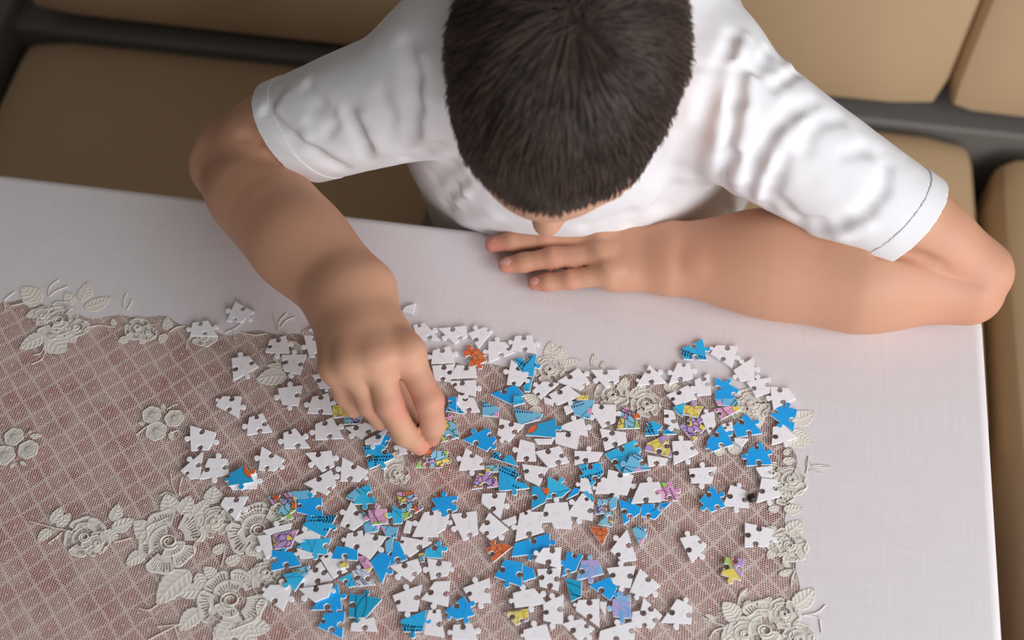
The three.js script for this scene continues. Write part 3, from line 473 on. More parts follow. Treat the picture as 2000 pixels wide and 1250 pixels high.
// --- the t-shirt
const cuffL = mid(shL, elL, 0.72), cuffR = mid(shR, elR, 0.66);
const dirOf = (a, b) => { const d = [b[0] - a[0], b[1] - a[1], b[2] - a[2]], l = Math.hypot(...d); return d.map((v) => v / l); };
const axL = dirOf(shL, [elL[0], elL[1] - 0.012, elL[2] + 0.006]), axR = dirOf(shR, [elR[0], elR[1] - 0.01, elR[2] + 0.03]);
const trunkTilt = [[1, 0, 0], [0, 0.89, 0.456], [0, -0.456, 0.89]];
const shirtBase = (() => {
  const chest = egg([-0.045, 0.80, -0.672], [0.132, 0.16, 0.105], trunkTilt), drape = egg([-0.043, 0.775, -0.655], [0.117, 0.13, 0.091]), belly = egg([-0.045, 0.64, -0.735], [0.168, 0.24, 0.115], trunkTilt), yoke = join(0.03, cone([0.045, 0.90, -0.64], 0.045, [-0.138, 0.90, -0.625], 0.045), cone([0.01, 0.93, -0.665], 0.042, [-0.10, 0.93, -0.66], 0.042), egg([-0.045, 0.85, -0.70], [0.13, 0.10, 0.085], trunkTilt));
  const sleeveL = join(0.02, cone([shL[0] - 0.01, shL[1] - 0.004, shL[2]], 0.042, mid(shL, elL, 0.85), 0.0345), cone([0.06, 0.872, -0.612], 0.044, mid(shL, elL, 0.80), 0.034)), sleeveR = join(0.02, cone([shR[0] + 0.012, shR[1] - 0.004, shR[2]], 0.041, mid(shR, elR, 0.8), 0.0365), cone([-0.145, 0.872, -0.598], 0.044, mid(shR, elR, 0.78), 0.037));
  return { trunk: (x, y, z) => smin(smin(smin(chest(x, y, z), drape(x, y, z), 0.05), belly(x, y, z), 0.05), yoke(x, y, z), 0.04), sleeveL, sleeveR };
})();
const shirtPlain = (x, y, z) => smin(smin(shirtBase.trunk(x, y, z), shirtBase.sleeveL(x, y, z), 0.022), shirtBase.sleeveR(x, y, z), 0.022);
// folds: soft grooves and ridges laid along lines of the cloth
const folds = [];
function fold(amp, width, ...px) {
  const pts = [];
  for (let i = 0; i < px.length; i += 2) {
    const d = sight(px[i], px[i + 1]).normalize(), p = EYE.clone().addScaledVector(d, 0.6); let ok = false;
    for (let k = 0; k < 120; k++) { const s = shirtPlain(p.x, p.y, p.z); if (s < 0.0005) { ok = true; break; } p.addScaledVector(d, Math.max(s, 0.0005)); if (p.distanceTo(EYE) > 1.4) break; }
    if (ok) pts.push(p.toArray());
  }
  for (let i = 1; i < pts.length; i++) folds.push({ a: pts[i - 1], b: pts[i], amp, width, c: mid(pts[i - 1], pts[i], 0.5), r: Math.hypot(pts[i][0] - pts[i - 1][0], pts[i][1] - pts[i - 1][1], pts[i][2] - pts[i - 1][2]) / 2 + width * 2.6, t0: i === 1, t1: i === pts.length - 1 });
}
// chest and shoulder on the bright side
fold(0.0075, 0.0065, 1445, 145, 1438, 200, 1426, 306, 1412, 365); fold(-0.005, 0.006, 1466, 150, 1456, 215, 1444, 283, 1438, 350, 1438, 428); fold(0.006, 0.008, 1352, 345, 1366, 270, 1386, 195, 1398, 150); fold(-0.004, 0.008, 1385, 360, 1398, 280, 1412, 200); fold(0.0045, 0.008, 1305, 405, 1322, 335, 1340, 270); fold(0.003, 0.0035, 1360, 128, 1400, 132, 1440, 134, 1484, 140); fold(0.005, 0.005, 1405, 128, 1420, 100, 1428, 70); fold(-0.003, 0.005, 1440, 120, 1450, 95, 1458, 72); fold(0.0055, 0.005, 1502, 100, 1490, 120, 1480, 135); fold(-0.004, 0.005, 1520, 150, 1545, 130, 1560, 122); fold(0.005, 0.005, 1512, 168, 1535, 150, 1555, 140);
fold(0.005, 0.006, 1460, 375, 1480, 310, 1510, 250, 1545, 215, 1590, 200); fold(-0.0035, 0.006, 1478, 385, 1500, 320, 1530, 270, 1570, 240); fold(0.0045, 0.006, 1500, 405, 1512, 355, 1530, 310); fold(0.0035, 0.006, 1575, 290, 1585, 255, 1610, 235, 1640, 232); fold(0.0055, 0.006, 1560, 430, 1600, 440, 1640, 437, 1690, 410, 1722, 370, 1732, 325); fold(-0.0035, 0.007, 1590, 455, 1640, 458, 1690, 440); fold(0.004, 0.006, 1560, 432, 1530, 405, 1505, 380); fold(0.003, 0.006, 1650, 300, 1690, 290, 1720, 300); fold(0.004, 0.007, 1240, 440, 1290, 405, 1320, 370); fold(0.0035, 0.007, 1150, 445, 1230, 418);
// the shaded side
fold(0.008, 0.0065, 790, 90, 806, 150, 810, 209, 804, 256, 791, 297); fold(-0.005, 0.007, 832, 110, 838, 190, 826, 262); fold(0.007, 0.006, 853, 290, 825, 302, 797, 312); fold(0.0065, 0.0055, 520, 220, 573, 273, 620, 302, 668, 330); fold(-0.004, 0.006, 545, 215, 600, 265, 660, 300); fold(0.006, 0.006, 680, 225, 698, 262, 711, 286, 713, 306); fold(-0.004, 0.006, 712, 225, 728, 262, 734, 290); fold(0.004, 0.0045, 640, 262, 652, 246); fold(0.005, 0.006, 600, 170, 622, 205, 640, 220); fold(-0.0035, 0.006, 560, 190, 590, 230); fold(0.0045, 0.006, 745, 190, 762, 235, 768, 280); fold(0.005, 0.007, 870, 400, 895, 372, 925, 345); fold(-0.005, 0.006, 888, 392, 905, 374, 920, 358); fold(0.004, 0.008, 850, 350, 880, 325, 900, 300); fold(-0.003, 0.009, 900, 435, 960, 420);
const foldBlock = new Map();
const foldsNear = (x, y, z) => {
  const s = 0.03, i = Math.floor(x / s), j = Math.floor(y / s), k = Math.floor(z / s), id = ((i + 500) * 1000 + j + 500) * 1000 + k + 500; let l = foldBlock.get(id);
  if (!l) { const c = [(i + 0.5) * s, (j + 0.5) * s, (k + 0.5) * s]; l = folds.filter((f) => Math.hypot(f.c[0] - c[0], f.c[1] - c[1], f.c[2] - c[2]) < f.r + s * 0.87); foldBlock.set(id, l); }
  return l;
};
const wrinkled = (x, y, z, d) => {
  if (Math.abs(d) > 0.02) return d;
  for (const f of foldsNear(x, y, z)) {
    const dx = f.b[0] - f.a[0], dy = f.b[1] - f.a[1], dz = f.b[2] - f.a[2], l2 = dx * dx + dy * dy + dz * dz, px = x - f.a[0], py = y - f.a[1], pz = z - f.a[2], t = Math.min(1, Math.max(0, (px * dx + py * dy + pz * dz) / l2)), q = ((px - dx * t) ** 2 + (py - dy * t) ** 2 + (pz - dz * t) ** 2) / (f.width * f.width);
    if (q < 7) d += f.amp * Math.exp(-q) * 0.8;
  }
  return d + 0.0006 * noise(x * 30 + 3, y * 30, z * 30) + 0.0003 * noise(x * 90, y * 90, z * 90);
};
const sL = (x, y, z) => along([x, y, z], cuffL, axL), sR = (x, y, z) => along([x, y, z], cuffR, axR);
const nearL = (x) => x > 0.09, nearR = (x) => x < -0.17;
const HEM = 0.017;
const shirtField = (x, y, z) => {
  let d = wrinkled(x, y, z, shirtPlain(x, y, z));
  d = Math.max(d, 0.50 - y);
  if (nearL(x)) d = Math.max(d, sL(x, y, z) + HEM - 0.004);
  if (nearR(x)) d = Math.max(d, sR(x, y, z) + HEM - 0.004);
  return d;
};
const hemField = (side) => (x, y, z) => {
  const s = side > 0 ? sL(x, y, z) : sR(x, y, z), base = wrinkled(x, y, z, shirtPlain(x, y, z)) - 0.0008, inner = base + 0.0032;
  let d = Math.max(base, s, -HEM - s);
  d = smax(d, -Math.max(inner, -s - 0.013), 0.001);
  d = Math.max(d, side > 0 ? 0.09 - x : x + 0.17);
  return d;
};
{
  const arms = surface(bodyField, [-0.37, 0.735, -0.74], [0.31, 1.10, -0.33], 0.0022, skinColor), rest = surface((x, y, z) => Math.max(bodyField(x, y, z), y - 0.745), [-0.24, -0.01, -0.95], [0.16, 0.76, -0.28], 0.007, skinColor);
  mesh('body', mergeGeometries([arms, rest]), skin, boy);
}
const cotton = mat([0.80, 0.785, 0.80], 0.85, { sheen: 0.3, sheenRoughness: 0.5 });
const shirt = mesh('t_shirt', surface(shirtField, [-0.31, 0.49, -0.96], [0.24, 1.0, -0.52], 0.0028), cotton, boy);
mesh('sleeve_hem', surface(hemField(1), [0.11, 0.76, -0.66], [0.27, 0.93, -0.48], 0.0014), cotton, shirt);
mesh('sleeve_hem', surface(hemField(-1), [-0.35, 0.74, -0.68], [-0.19, 0.93, -0.50], 0.0014), cotton, shirt);
mesh('trousers', surface((x, y, z) => Math.max(smin(legs(x, y, z), cone([-0.06, 0.545, -0.86], 0.08, [-0.03, 0.59, -0.83], 0.08)(x, y, z), 0.03) - 0.012, 0.12 - y, y - 0.63), [-0.28, 0.1, -0.98], [0.19, 0.66, -0.38], 0.007), mat([0.22, 0.21, 0.20], 0.85), boy);
// --- hair: short strands growing out from the whorl
{
  const pos = [], nor = [], idx = [], col = [], C = V(0, 0.022, -0.008), R = [0.071, 0.083, 0.091], whorl = V(0.016, 0.09, -0.036).normalize();
  const world = (v) => HEAD.clone().addScaledVector(HX, v.x).addScaledVector(HY, v.y).addScaledVector(HZ, v.z), dir = (v) => V().addScaledVector(HX, v.x).addScaledVector(HY, v.y).addScaledVector(HZ, v.z);
  const onSkull = (n) => V(C.x + n.x * R[0], C.y + n.y * R[1], C.z + n.z * R[2]);
  const N = 26000, gold = Math.PI * (3 - Math.sqrt(5));
  const hairline = (p) => p.z > 0.0 ? 0.012 + 0.054 * smooth(0.02, 0.07, p.z) - 0.02 * smooth(0.05, 0.0, p.z) : -0.012 - 0.055 * smooth(0.0, -0.06, p.z);
  const browBone = egg(hp(0, 0.028, 0.036), [0.052, 0.052, 0.052], hax), headAt = (p) => { const w = world(p); return smin(skull(w.x, w.y, w.z), browBone(w.x, w.y, w.z), 0.03); };
  for (let i = 0; i < N; i++) {
    const yy = 1 - 2 * (i + 0.5) / N, rad = Math.sqrt(1 - yy * yy), ph = i * gold, n = V(rad * Math.cos(ph) + rr(-0.01, 0.01), yy, rad * Math.sin(ph) + rr(-0.01, 0.01)).normalize();
    let p = onSkull(n);
    if (p.y < hairline(p) + rr(-0.004, 0.002)) continue;
    const nn = V(n.x / R[0], n.y / R[1], n.z / R[2]).normalize();
    for (let k = 0; k < 3; k++) p.addScaledVector(nn, -headAt(p));   // down or up to the real scalp
    const out = n.clone().sub(whorl); let t = out.addScaledVector(nn, -out.dot(nn)); const away = t.length(); if (away < 0.12) t = V(rr(-1, 1), rr(-0.3, 0.3), rr(-1, 1)).addScaledVector(nn, 0);
    t.normalize();
    const swirl = nn.clone().cross(t).multiplyScalar(0.55 * Math.exp(-away * 2.2) + 0.22 * noise(p.x * 55, p.y * 55, p.z * 55) + rr(-0.14, 0.14)); t.add(swirl).normalize();
    const side = smooth(0.03, 0.07, Math.abs(p.x)) * smooth(0.05, -0.02, p.y), clump = noise(p.x * 130, p.y * 130, p.z * 130 + 7);
    const len = (0.026 - 0.012 * side) * (1 - 0.45 * smooth(0.035, 0.075, p.z)) * rr(0.8, 1.15) * (1 + 0.12 * clump), lift = 0.32 * (1 - 0.35 * side) * (1 - 0.4 * smooth(0.03, 0.07, p.z)) + 0.10 * clump + rr(-0.06, 0.06);
    const w0 = rr(0.00042, 0.0007), tone = 0.75 + 0.35 * clump + rr(-0.25, 0.35), grey = [0.066 * tone, 0.043 * tone, 0.032 * tone], S = 4, o = pos.length / 3;
    const sv = t.clone().cross(nn).normalize(), wx = dir(sv);
    for (let s = 0; s <= S; s++) {
      const u = s / S, q = p.clone().addScaledVector(t, len * u).addScaledVector(nn, 0.001 + len * (lift * u - (lift * 0.5 + 0.12) * u * u));
      // follow the curve of the head
      const below = 0.0012 - headAt(q); if (below > 0) q.addScaledVector(nn, below);
      const c = world(q), up = dir(nn), w = w0 * (s === S ? 0.12 : 1 - 0.35 * u);
      for (const [a, b] of [[-1, -0.35], [1, -0.35], [0, 0.75]]) { pos.push(c.x + (wx.x * a + up.x * b) * w, c.y + (wx.y * a + up.y * b) * w, c.z + (wx.z * a + up.z * b) * w); const m = V(wx.x * a + up.x * b, wx.y * a + up.y * b, wx.z * a + up.z * b).normalize(); nor.push(m.x, m.y, m.z); col.push(...grey); }
    }
    for (let s = 0; s < S; s++) for (let a = 0; a < 3; a++) { const i0 = o + s * 3 + a, i1 = o + s * 3 + (a + 1) % 3; idx.push(i0, i0 + 3, i1, i1, i0 + 3, i1 + 3); }
  }
  const g = new THREE.BufferGeometry(); g.setAttribute('position', new THREE.Float32BufferAttribute(pos, 3)); g.setAttribute('normal', new THREE.Float32BufferAttribute(nor, 3)); g.setAttribute('color', new THREE.Float32BufferAttribute(col, 3)); g.setIndex(idx);
  const strands = mesh('hair', g, new THREE.MeshPhysicalMaterial({ vertexColors: true, roughness: 0.45, specularIntensity: 0.8, side: THREE.DoubleSide }), boy); strands.userData.kind = 'stuff';
}
// ---------------------------------------------------------------- the puzzle
// printed side: an atlas of small prints (sea, lettered sea, coasts, countries); the back is plain card
const TILE = 256, NT = 4, atlas = document.createElement('canvas'); atlas.width = atlas.height = TILE * NT;
const KINDS = 'wbtdolympckqsagv';                                    // one tile each
{
  const c = atlas.getContext('2d');
  const blue = (x, y, a, b) => { const g = c.createLinearGradient(x, y, x + TILE, y + TILE); g.addColorStop(0, a); g.addColorStop(1, b); c.fillStyle = g; c.fillRect(x, y, TILE, TILE); };
  const lines = (x, y, n, col, w) => { c.strokeStyle = col; c.lineWidth = w; for (let i = 0; i < n; i++) { c.beginPath(); const a = rr(0, TILE), b = rr(0, TILE); c.moveTo(x + a, y); c.quadraticCurveTo(x + rr(0, TILE), y + TILE / 2, x + b, y + TILE); c.stroke(); } };
  const ticks = (x, y, n, col, sz, vertical) => { c.fillStyle = col; for (let i = 0; i < n; i++) { const ax = rr(30, TILE - 60), ay = rr(30, TILE - 50), m = 5 + Math.floor(rr(0, 5)); for (let k = 0; k < m; k++) { const s = sz * 0.72; if (vertical) c.fillRect(x + ax, y + ay + k * sz * 1.35, sz, s); else c.fillRect(x + ax + k * sz * 1.35, y + ay + k * rr(-1, 1), s, sz); } } };
  const countries = (x, y, cols, cells, border, bw) => {
    const pts = []; for (let i = 0; i < cells; i++) pts.push([rr(0, TILE), rr(0, TILE), cols[i % cols.length]]);
    const id = new Int16Array(TILE * TILE);
    for (let v = 0; v < TILE; v++) for (let u = 0; u < TILE; u++) {
      const wu = u + 10 * noise(u / 18, v / 18, x) + 4 * noise(u / 6, v / 6, y), wv = v + 10 * noise(u / 18, v / 18, y + 40); let best = 1e9, k = 0;
      for (let q = 0; q < pts.length; q++) { const d = (pts[q][0] - wu) ** 2 + (pts[q][1] - wv) ** 2; if (d < best) { best = d; k = q; } }
      id[v * TILE + u] = k;
    }
    for (let v = 0; v < TILE; v++) for (let u = 0; u < TILE; u++) { c.fillStyle = pts[id[v * TILE + u]][2]; c.fillRect(x + u, y + v, 1, 1); }
    c.fillStyle = border;
    for (let v = 1; v < TILE; v++) for (let u = 1; u < TILE; u++) if (id[v * TILE + u] !== id[v * TILE + u - 1] || id[v * TILE + u] !== id[(v - 1) * TILE + u]) c.fillRect(x + u - bw / 2, y + v - bw / 2, bw, bw);
  };
  const O = '#e8703a', L = '#c3a0dc', Y = '#f2dc6a', G = '#a9d66e', Pk = '#eaa6d4', C = '#8fcdec', B = '#3fa9e4', W = '#dfe3ee', V2 = '#9d93dc';
  [...KINDS].forEach((k, i) => {
    const x = (i % NT) * TILE, y = Math.floor(i / NT) * TILE;
    c.save(); c.beginPath(); c.rect(x, y, TILE, TILE); c.clip();
    if (k === 'w') { c.fillStyle = '#fbf8fc'; c.fillRect(x, y, TILE, TILE); c.strokeStyle = 'rgba(150,146,160,0.38)'; c.lineWidth = 2; for (let q = 0; q < 3; q++) { const ax = x + 112 + q * 14; c.beginPath(); c.moveTo(ax - 3, y + 112); c.lineTo(ax + 3, y + 114); c.lineTo(ax - 2 + q, y + 121); c.lineTo(ax + 3, y + 128); c.stroke(); } }
    if (k === 'b') { blue(x, y, '#28bcff', '#0c9cf4'); lines(x, y, 1, 'rgba(10,80,150,0.35)', 2); }
    if (k === 't') { blue(x, y, '#1cb2f8', '#3cc4f4'); ticks(x, y, 7, 'rgba(6,20,50,0.95)', 11, true); ticks(x, y, 4, 'rgba(6,20,50,0.95)', 11, false); lines(x, y, 2, 'rgba(10,80,150,0.4)', 2); }
    if (k === 'd') { blue(x, y, '#5ad4fa', '#12b2f0'); lines(x, y, 2, 'rgba(16,70,110,0.6)', 3); }
    if (k === 'o') { countries(x, y, [O, O, O, '#e27c48', O, O, O, '#ea8450', O, O, C], 33, '#5a3020', 2); ticks(x, y, 2, '#3a241c', 6, false); }
    if (k === 'l') countries(x, y, [L, V2, Pk, L, '#b8a8ee', Y], 70, '#4a3c66', 3);
    if (k === 'y') { countries(x, y, [Y, Y, '#efe08a', Y, L], 60, '#7a6a34', 2); ticks(x, y, 1, '#55492a', 6, false); }
    if (k === 'm') { countries(x, y, [O, G, Y, L, C, Pk], 34, '#4a4640', 3); ticks(x, y, 5, '#23201c', 9, false); }
    if (k === 'p') { countries(x, y, [Pk, Pk, '#f0bcdc', G, Pk, Y], 26, '#8a5a80', 2); ticks(x, y, 4, '#302038', 9, true); }
    if (k === 'c') { blue(x, y, '#8fd0ee', '#62bfe8'); lines(x, y, 3, 'rgba(30,60,100,0.7)', 4); ticks(x, y, 5, 'rgba(20,40,80,0.9)', 10, true); c.fillStyle = Pk; c.beginPath(); c.arc(x + 160, y + 90, 20, 0, 7); c.fill(); }
    if (k === 'k') [[L, 0, 2.2], [Y, 2.2, 4.0], [G, 4.0, 5.6], [O, 5.6, 6.3]].forEach(([col, p, q]) => { c.fillStyle = col; c.beginPath(); c.moveTo(x + 128, y + 128); c.arc(x + 128, y + 128, 200, p, q); c.closePath(); c.fill(); c.strokeStyle = '#6a5a70'; c.lineWidth = 2; c.stroke(); });
    if (k === 'q') { blue(x, y, '#35b8e6', '#1c9fe0'); c.fillStyle = O; c.beginPath(); c.ellipse(x + 70, y + 80, 44, 52, 0.4, 0, 7); c.fill(); c.strokeStyle = '#6a3420'; c.lineWidth = 3; c.stroke(); ticks(x, y, 2, 'rgba(20,40,80,0.8)', 7, false); }
    if (k === 's') { countries(x, y, ['#8fc4f0', '#a9b4ec', '#74b8f0', '#c2b0e6', '#9ad0f4', '#7aa8ea'], 60, '#86a4e0', 2); lines(x, y, 1, '#3a5a90', 4); }
    if (k === 'a') { blue(x, y, '#17a2d8', '#1cb0d4'); lines(x, y, 3, 'rgba(10,60,90,0.75)', 5); }
    if (k === 'g') { countries(x, y, [G, Y, G, '#c8dc78', Pk, C], 30, '#3c5232', 3); ticks(x, y, 4, '#1c2818', 9, false); }
    if (k === 'v') { c.fillStyle = W; c.fillRect(x, y, TILE, TILE); lines(x, y, 4, 'rgba(120,140,210,0.8)', 4); ticks(x, y, 3, 'rgba(40,40,70,0.9)', 9, true); c.fillStyle = C; c.fillRect(x, y, 60, 70); }
    c.restore();
  });
}
const atlasTex = new THREE.CanvasTexture(atlas); atlasTex.colorSpace = THREE.SRGBColorSpace;
const faceMat = new THREE.MeshPhysicalMaterial({ map: atlasTex, roughness: 0.42, clearcoat: 0.15, clearcoatRoughness: 0.4 }), backMat = new THREE.MeshPhysicalMaterial({ map: atlasTex, roughness: 0.75 }), cardMat = mat([0.78, 0.79, 0.82], 0.8);
const THICK = 0.0018, pieces = [];
let tx = 0, ty = 0, ts = 1;
const tile = (x, y, s = 5.682) => { tx = x; ty = y; ts = s; };     // where the next pieces were measured in the photograph
// one piece: print kind, what each side carries (t tab, h socket, - plain), its corners, an optional name for others to be described by
function P(kind, sides, ...q) {
  const anchor = typeof q.at(-1) === 'string' ? q.pop() : null, own = q.length % 2 ? q.pop() : null, px = [];
  for (let i = 0; i < q.length; i += 2) px.push([tx + q[i] / ts, ty + q[i + 1] / ts]);
  pieces.push({ kind, sides: sides.padEnd(px.length, '-'), px, anchor, lift: own ?? 0 });
}
function outline(c, sides) {                                       // c: corners in metres on the plane, either way round
  const n = c.length, area = c.reduce((s, [x, z], i) => { const [X, Z] = c[(i + 1) % n]; return s + x * Z - X * z; }, 0), out = [];
  const sgn = area > 0 ? 1 : -1;
  for (let i = 0; i < n; i++) {
    const [x0, z0] = c[i], [x1, z1] = c[(i + 1) % n], L = Math.hypot(x1 - x0, z1 - z0), ux = (x1 - x0) / L, uz = (z1 - z0) / L, ox = uz * sgn, oz = -ux * sgn, at = (s, o) => out.push([x0 + ux * s + ox * o, z0 + uz * s + oz * o]);
    const k = sides[i], m = L / 2, r = Math.min(0.0021, L * 0.16), dir = k === 't' ? 1 : -1;
    at(0.0004, 0);
    if (k === '-' || L < 0.007) { at(L * 0.5, 0.0002 * Math.sin(i * 5)); } else {
      at(m - r * 1.5, 0.0001 * dir); at(m - r * 0.72, dir * 0.0002); at(m - r * 0.62, dir * r * 0.45);
      for (let q = 0; q <= 10; q++) { const a = -2.35 + q / 10 * 4.7; at(m + r * Math.sin(a), dir * (r * 1.12 + r * Math.cos(a))); }
      at(m + r * 0.62, dir * r * 0.45); at(m + r * 0.72, dir * 0.0002); at(m + r * 1.5, 0.0001 * dir);
    }
    at(L - 0.0004, 0);
  }
  return out;
}
const insidePoly = (x, z, p) => { let r = false; for (let i = 0, j = p.length - 1; i < p.length; j = i++) if ((p[i][1] > z) !== (p[j][1] > z) && x < (p[j][0] - p[i][0]) * (z - p[i][1]) / (p[j][1] - p[i][1]) + p[i][0]) r = !r; return r; };
tile(340, 560);
P('w', 'htht', 680, 160, 890, 275, 745, 392, 580, 380, 'topmost stray piece below the forearm');
P('w', 'htht', 205, 395, 375, 372, 490, 550, 175, 545);
P('w', 'thth', 635, 790, 835, 765, 940, 885, 655, 1045);
P('w', 'htth', 1055, 590, 1240, 535, 1285, 740, 1010, 725);
P('w', 'thth', 1190, 755, 1470, 750, 1400, 970, 1215, 930);
tile(540, 620);
P('w', '-t-h', 345, 140, 455, 75, 600, 150, 520, 230);
P('w', 'htht', 300, 195, 560, 210, 530, 430, 365, 440);
P('w', '-tth', 390, 638, 600, 600, 620, 770, 480, 785);
P('w', 'thtt', 10, 785, 290, 750, 240, 975, 60, 960);
P('y', 't---', 620, 980, 780, 960, 800, 1100, 625, 1112, 'yellow map piece under the little finger');
P('m', '----', 750, 1110, 950, 1060, 930, 1180, 745, 1185);
P('w', 'htht', 395, 880, 575, 835, 625, 1075, 340, 1060);
P('b', '----', 1370, 690, 1430, 700, 1500, 870, 1395, 890);
tile(600, 780);
P('c', '----', 1215, 290, 1290, 295, 1295, 370, 1215, 365);
P('b', '-h--', 800, 330, 930, 430, 880, 530, 760, 480);
P('t', '-hth', 625, 530, 800, 470, 975, 645, 685, 775, 'lettered blue piece under the curled fingers');
P('w', 'h-ht', 420, 310, 650, 255, 790, 320, 600, 440);
P('w', 'h-th', 640, 450, 900, 315, 810, 490, 640, 495);
P('w', '--ht', 1010, 450, 1240, 420, 1250, 600, 1020, 605);
P('g', 't-h-', 1500, 190, 1650, 215, 1690, 420, 1480, 480, 'green map piece beside the index fingertip');
P('m', 'h-th', 1180, 752, 1350, 560, 1570, 575, 1490, 745, 0.004, 'map piece pinched in the fingertips');
tile(780, 760);
P('t', 'h---', 560, 90, 660, 190, 735, 280, 510, 240);
tile(340, 760);
P('w', 'htht', 1565, 385, 1755, 310, 1885, 545, 1565, 560);
P('w', 'htht', 540, 75, 745, 75, 715, 318, 458, 182);
P('w', 'hhht', 830, 310, 985, 262, 1090, 470, 805, 510);
P('w', 'htht', 1210, 485, 1345, 430, 1515, 650, 1220, 660);
P('w', 'htht', 175, 400, 470, 480, 385, 670, 185, 685);
P('w', 'htht', 970, 630, 1230, 780, 1110, 905, 935, 895);
P('w', 'htht', 1450, 705, 1745, 680, 1780, 855, 1640, 920);
P('w', 'htht', 1435, 1045, 1745, 890, 1800, 1060, 1690, 1175);
P('w', 'th-h', 65, 905, 320, 690, 290, 985, 175, 995, 'leftmost piece of the pile');
P('w', 'thth', 380, 765, 590, 770, 610, 945, 275, 1000);
P('w', '-t--', 570, 1000, 920, 930, 915, 1100, 640, 1115);
P('q', '-ttt', 620, 930, 790, 840, 890, 1030, 600, 1075, 'blue and orange piece near the left end');
tile(600, 780);
P('w', 'htht', 390, 640, 680, 790, 570, 910, 365, 905);
tile(340, 960);
P('w', 'htht', 560, 60, 820, 50, 685, 322, 508, 150);
tile(480, 920);
P('c', '----', 460, 235, 690, 205, 760, 280, 590, 320);
P('m', 'h-th', 245, 285, 560, 215, 560, 430, 390, 535, 'green and lilac map piece at left');
P('t', '-t--', 730, 500, 1015, 485, 880, 740, 620, 610);
P('b', 'thth', 580, 310, 845, 290, 858, 520, 560, 455);
P('w', 't---', 180, 660, 510, 570, 500, 640, 240, 710);
P('w', '---t', 120, 715, 270, 700, 310, 930, 225, 970);
P('l', '----', 310, 700, 590, 640, 500, 850, 310, 870, 'lilac map piece at the left rim');
P('w', 't---', 510, 740, 820, 610, 830, 750, 590, 800);
P('b', 't-hh', 285, 875, 550, 905, 622, 1045, 280, 1110);
P('w', '---t', 560, 850, 720, 900, 770, 960, 600, 970);
P('d', '-htt', 580, 760, 950, 740, 900, 930, 660, 900);
P('w', 'h-ht', 1170, 330, 1345, 555, 1190, 660, 1040, 600);
tile(480, 1040, 5.882);
P('g', '----', 520, 430, 740, 370, 720, 490, 600, 520);
P('d', '---t', 430, 480, 600, 440, 680, 510, 560, 680);
P('w', 'ttht', 275, 600, 540, 600, 430, 905, 180, 725, 'white piece at the bottom left corner');
P('b', 'thhh', 900, 930, 1145, 905, 1110, 1220, 820, 1085);
P('b', 'tth-', 860, 740, 1060, 580, 1110, 890, 750, 890);
P('w', 'ht-t', 600, 640, 1000, 580, 950, 740, 790, 800);
P('w', 'hhht', 690, 470, 860, 330, 1000, 540, 660, 640);
P('w', 'hth-', 850, 290, 970, 210, 1170, 440, 1000, 530);
tile(660, 920);
P('c', '----', 80, 290, 220, 170, 260, 250, 170, 330);
P('d', '-ht-', 240, 190, 350, 140, 432, 355, 165, 370, 'cyan piece with a curled socket');
P('c', '----', 260, 430, 470, 600, 440, 670, 300, 690);
P('p', 't--t', 330, 430, 540, 410, 560, 580, 370, 600, 'pink map piece with vertical lettering');
P('d', '---t', 600, 380, 720, 440, 720, 580, 610, 590);
P('m', '-hhh', 650, 235, 840, 215, 950, 410, 730, 550, 'green and yellow map piece below the hand');
P('b', 'thht', 1030, 300, 1330, 270, 1325, 430, 1180, 515, 'plain blue piece below the pinching fingers');
P('w', 'h---', 760, 540, 830, 560, 800, 690, 720, 680);
P('w', 'htht', 1110, 440, 1240, 480, 1190, 640, 1115, 690);
P('w', 'h-tt', 955, 455, 1110, 430, 1120, 725, 820, 725);
P('d', 'ht--', 960, 880, 1140, 760, 1160, 970, 980, 960);
P('g', '----', 890, 920, 970, 900, 960, 1010, 920, 1010);
P('w', '-hth', 700, 720, 1050, 785, 790, 955, 680, 840);
P('w', 'h-ht', 1250, 475, 1540, 440, 1560, 690, 1390, 775);
P('w', '-thh', 1680, 455, 1895, 640, 1690, 765, 1560, 650);
P('w', 'htht', 1600, 250, 1870, 230, 1800, 530, 1590, 350);
tile(620, 1000);
P('c', '----', 700, 150, 900, 170, 880, 290, 760, 270);
P('c', '----', 750, 330, 850, 260, 830, 430, 760, 470);
P('b', '--h-', 850, 320, 910, 330, 1000, 525, 800, 600);
P('b', '-tt-', 585, 545, 700, 440, 830, 500, 715, 805, 'tall plain blue piece among the whites');
P('b', 't-h-', 215, 370, 450, 420, 450, 540, 145, 520);
P('y', 't---', 235, 580, 330, 540, 350, 605, 255, 625);
P('w', 'ht--', 530, 230, 770, 270, 580, 530, 440, 440);
P('w', 'h-ht', 330, 235, 500, 200, 540, 450, 300, 380);
P('p', '----', 440, 490, 530, 480, 620, 600, 560, 680);
P('w', 'h-ht', 795, 600, 1115, 515, 1160, 640, 1030, 770);
P('w', 'htht', 1215, 510, 1490, 555, 1445, 700, 1255, 750);
P('w', 'thth', 830, 925, 1160, 800, 1110, 1100, 890, 1095);
P('w', '-hth', 1300, 770, 1475, 760, 1450, 1050, 1148, 965);
tile(660, 1108, 8.805);
P('d', '---h', 10, 200, 230, 90, 320, 320, 190, 350);
P('a', 't-th', 195, 440, 770, 540, 480, 870, 185, 860, 'teal lettered piece near the bottom left');
P('v', 'th-h', 230, 60, 480, 20, 650, 300, 330, 330, 'white map piece with dark lettering');
P('w', 't-ht', 230, 955, 620, 850, 690, 1100, 215, 1090);
tile(780, 1060, 5.882);
P('w', 'hh--', 330, 770, 470, 760, 525, 1085, 275, 1045);
tile(660, 1108, 8.805);
P('t', '-tt-', 1070, 905, 1530, 725, 1465, 1110, 1120, 1110, 'teal piece with two dotted rows of print');
tile(780, 1060, 5.882);
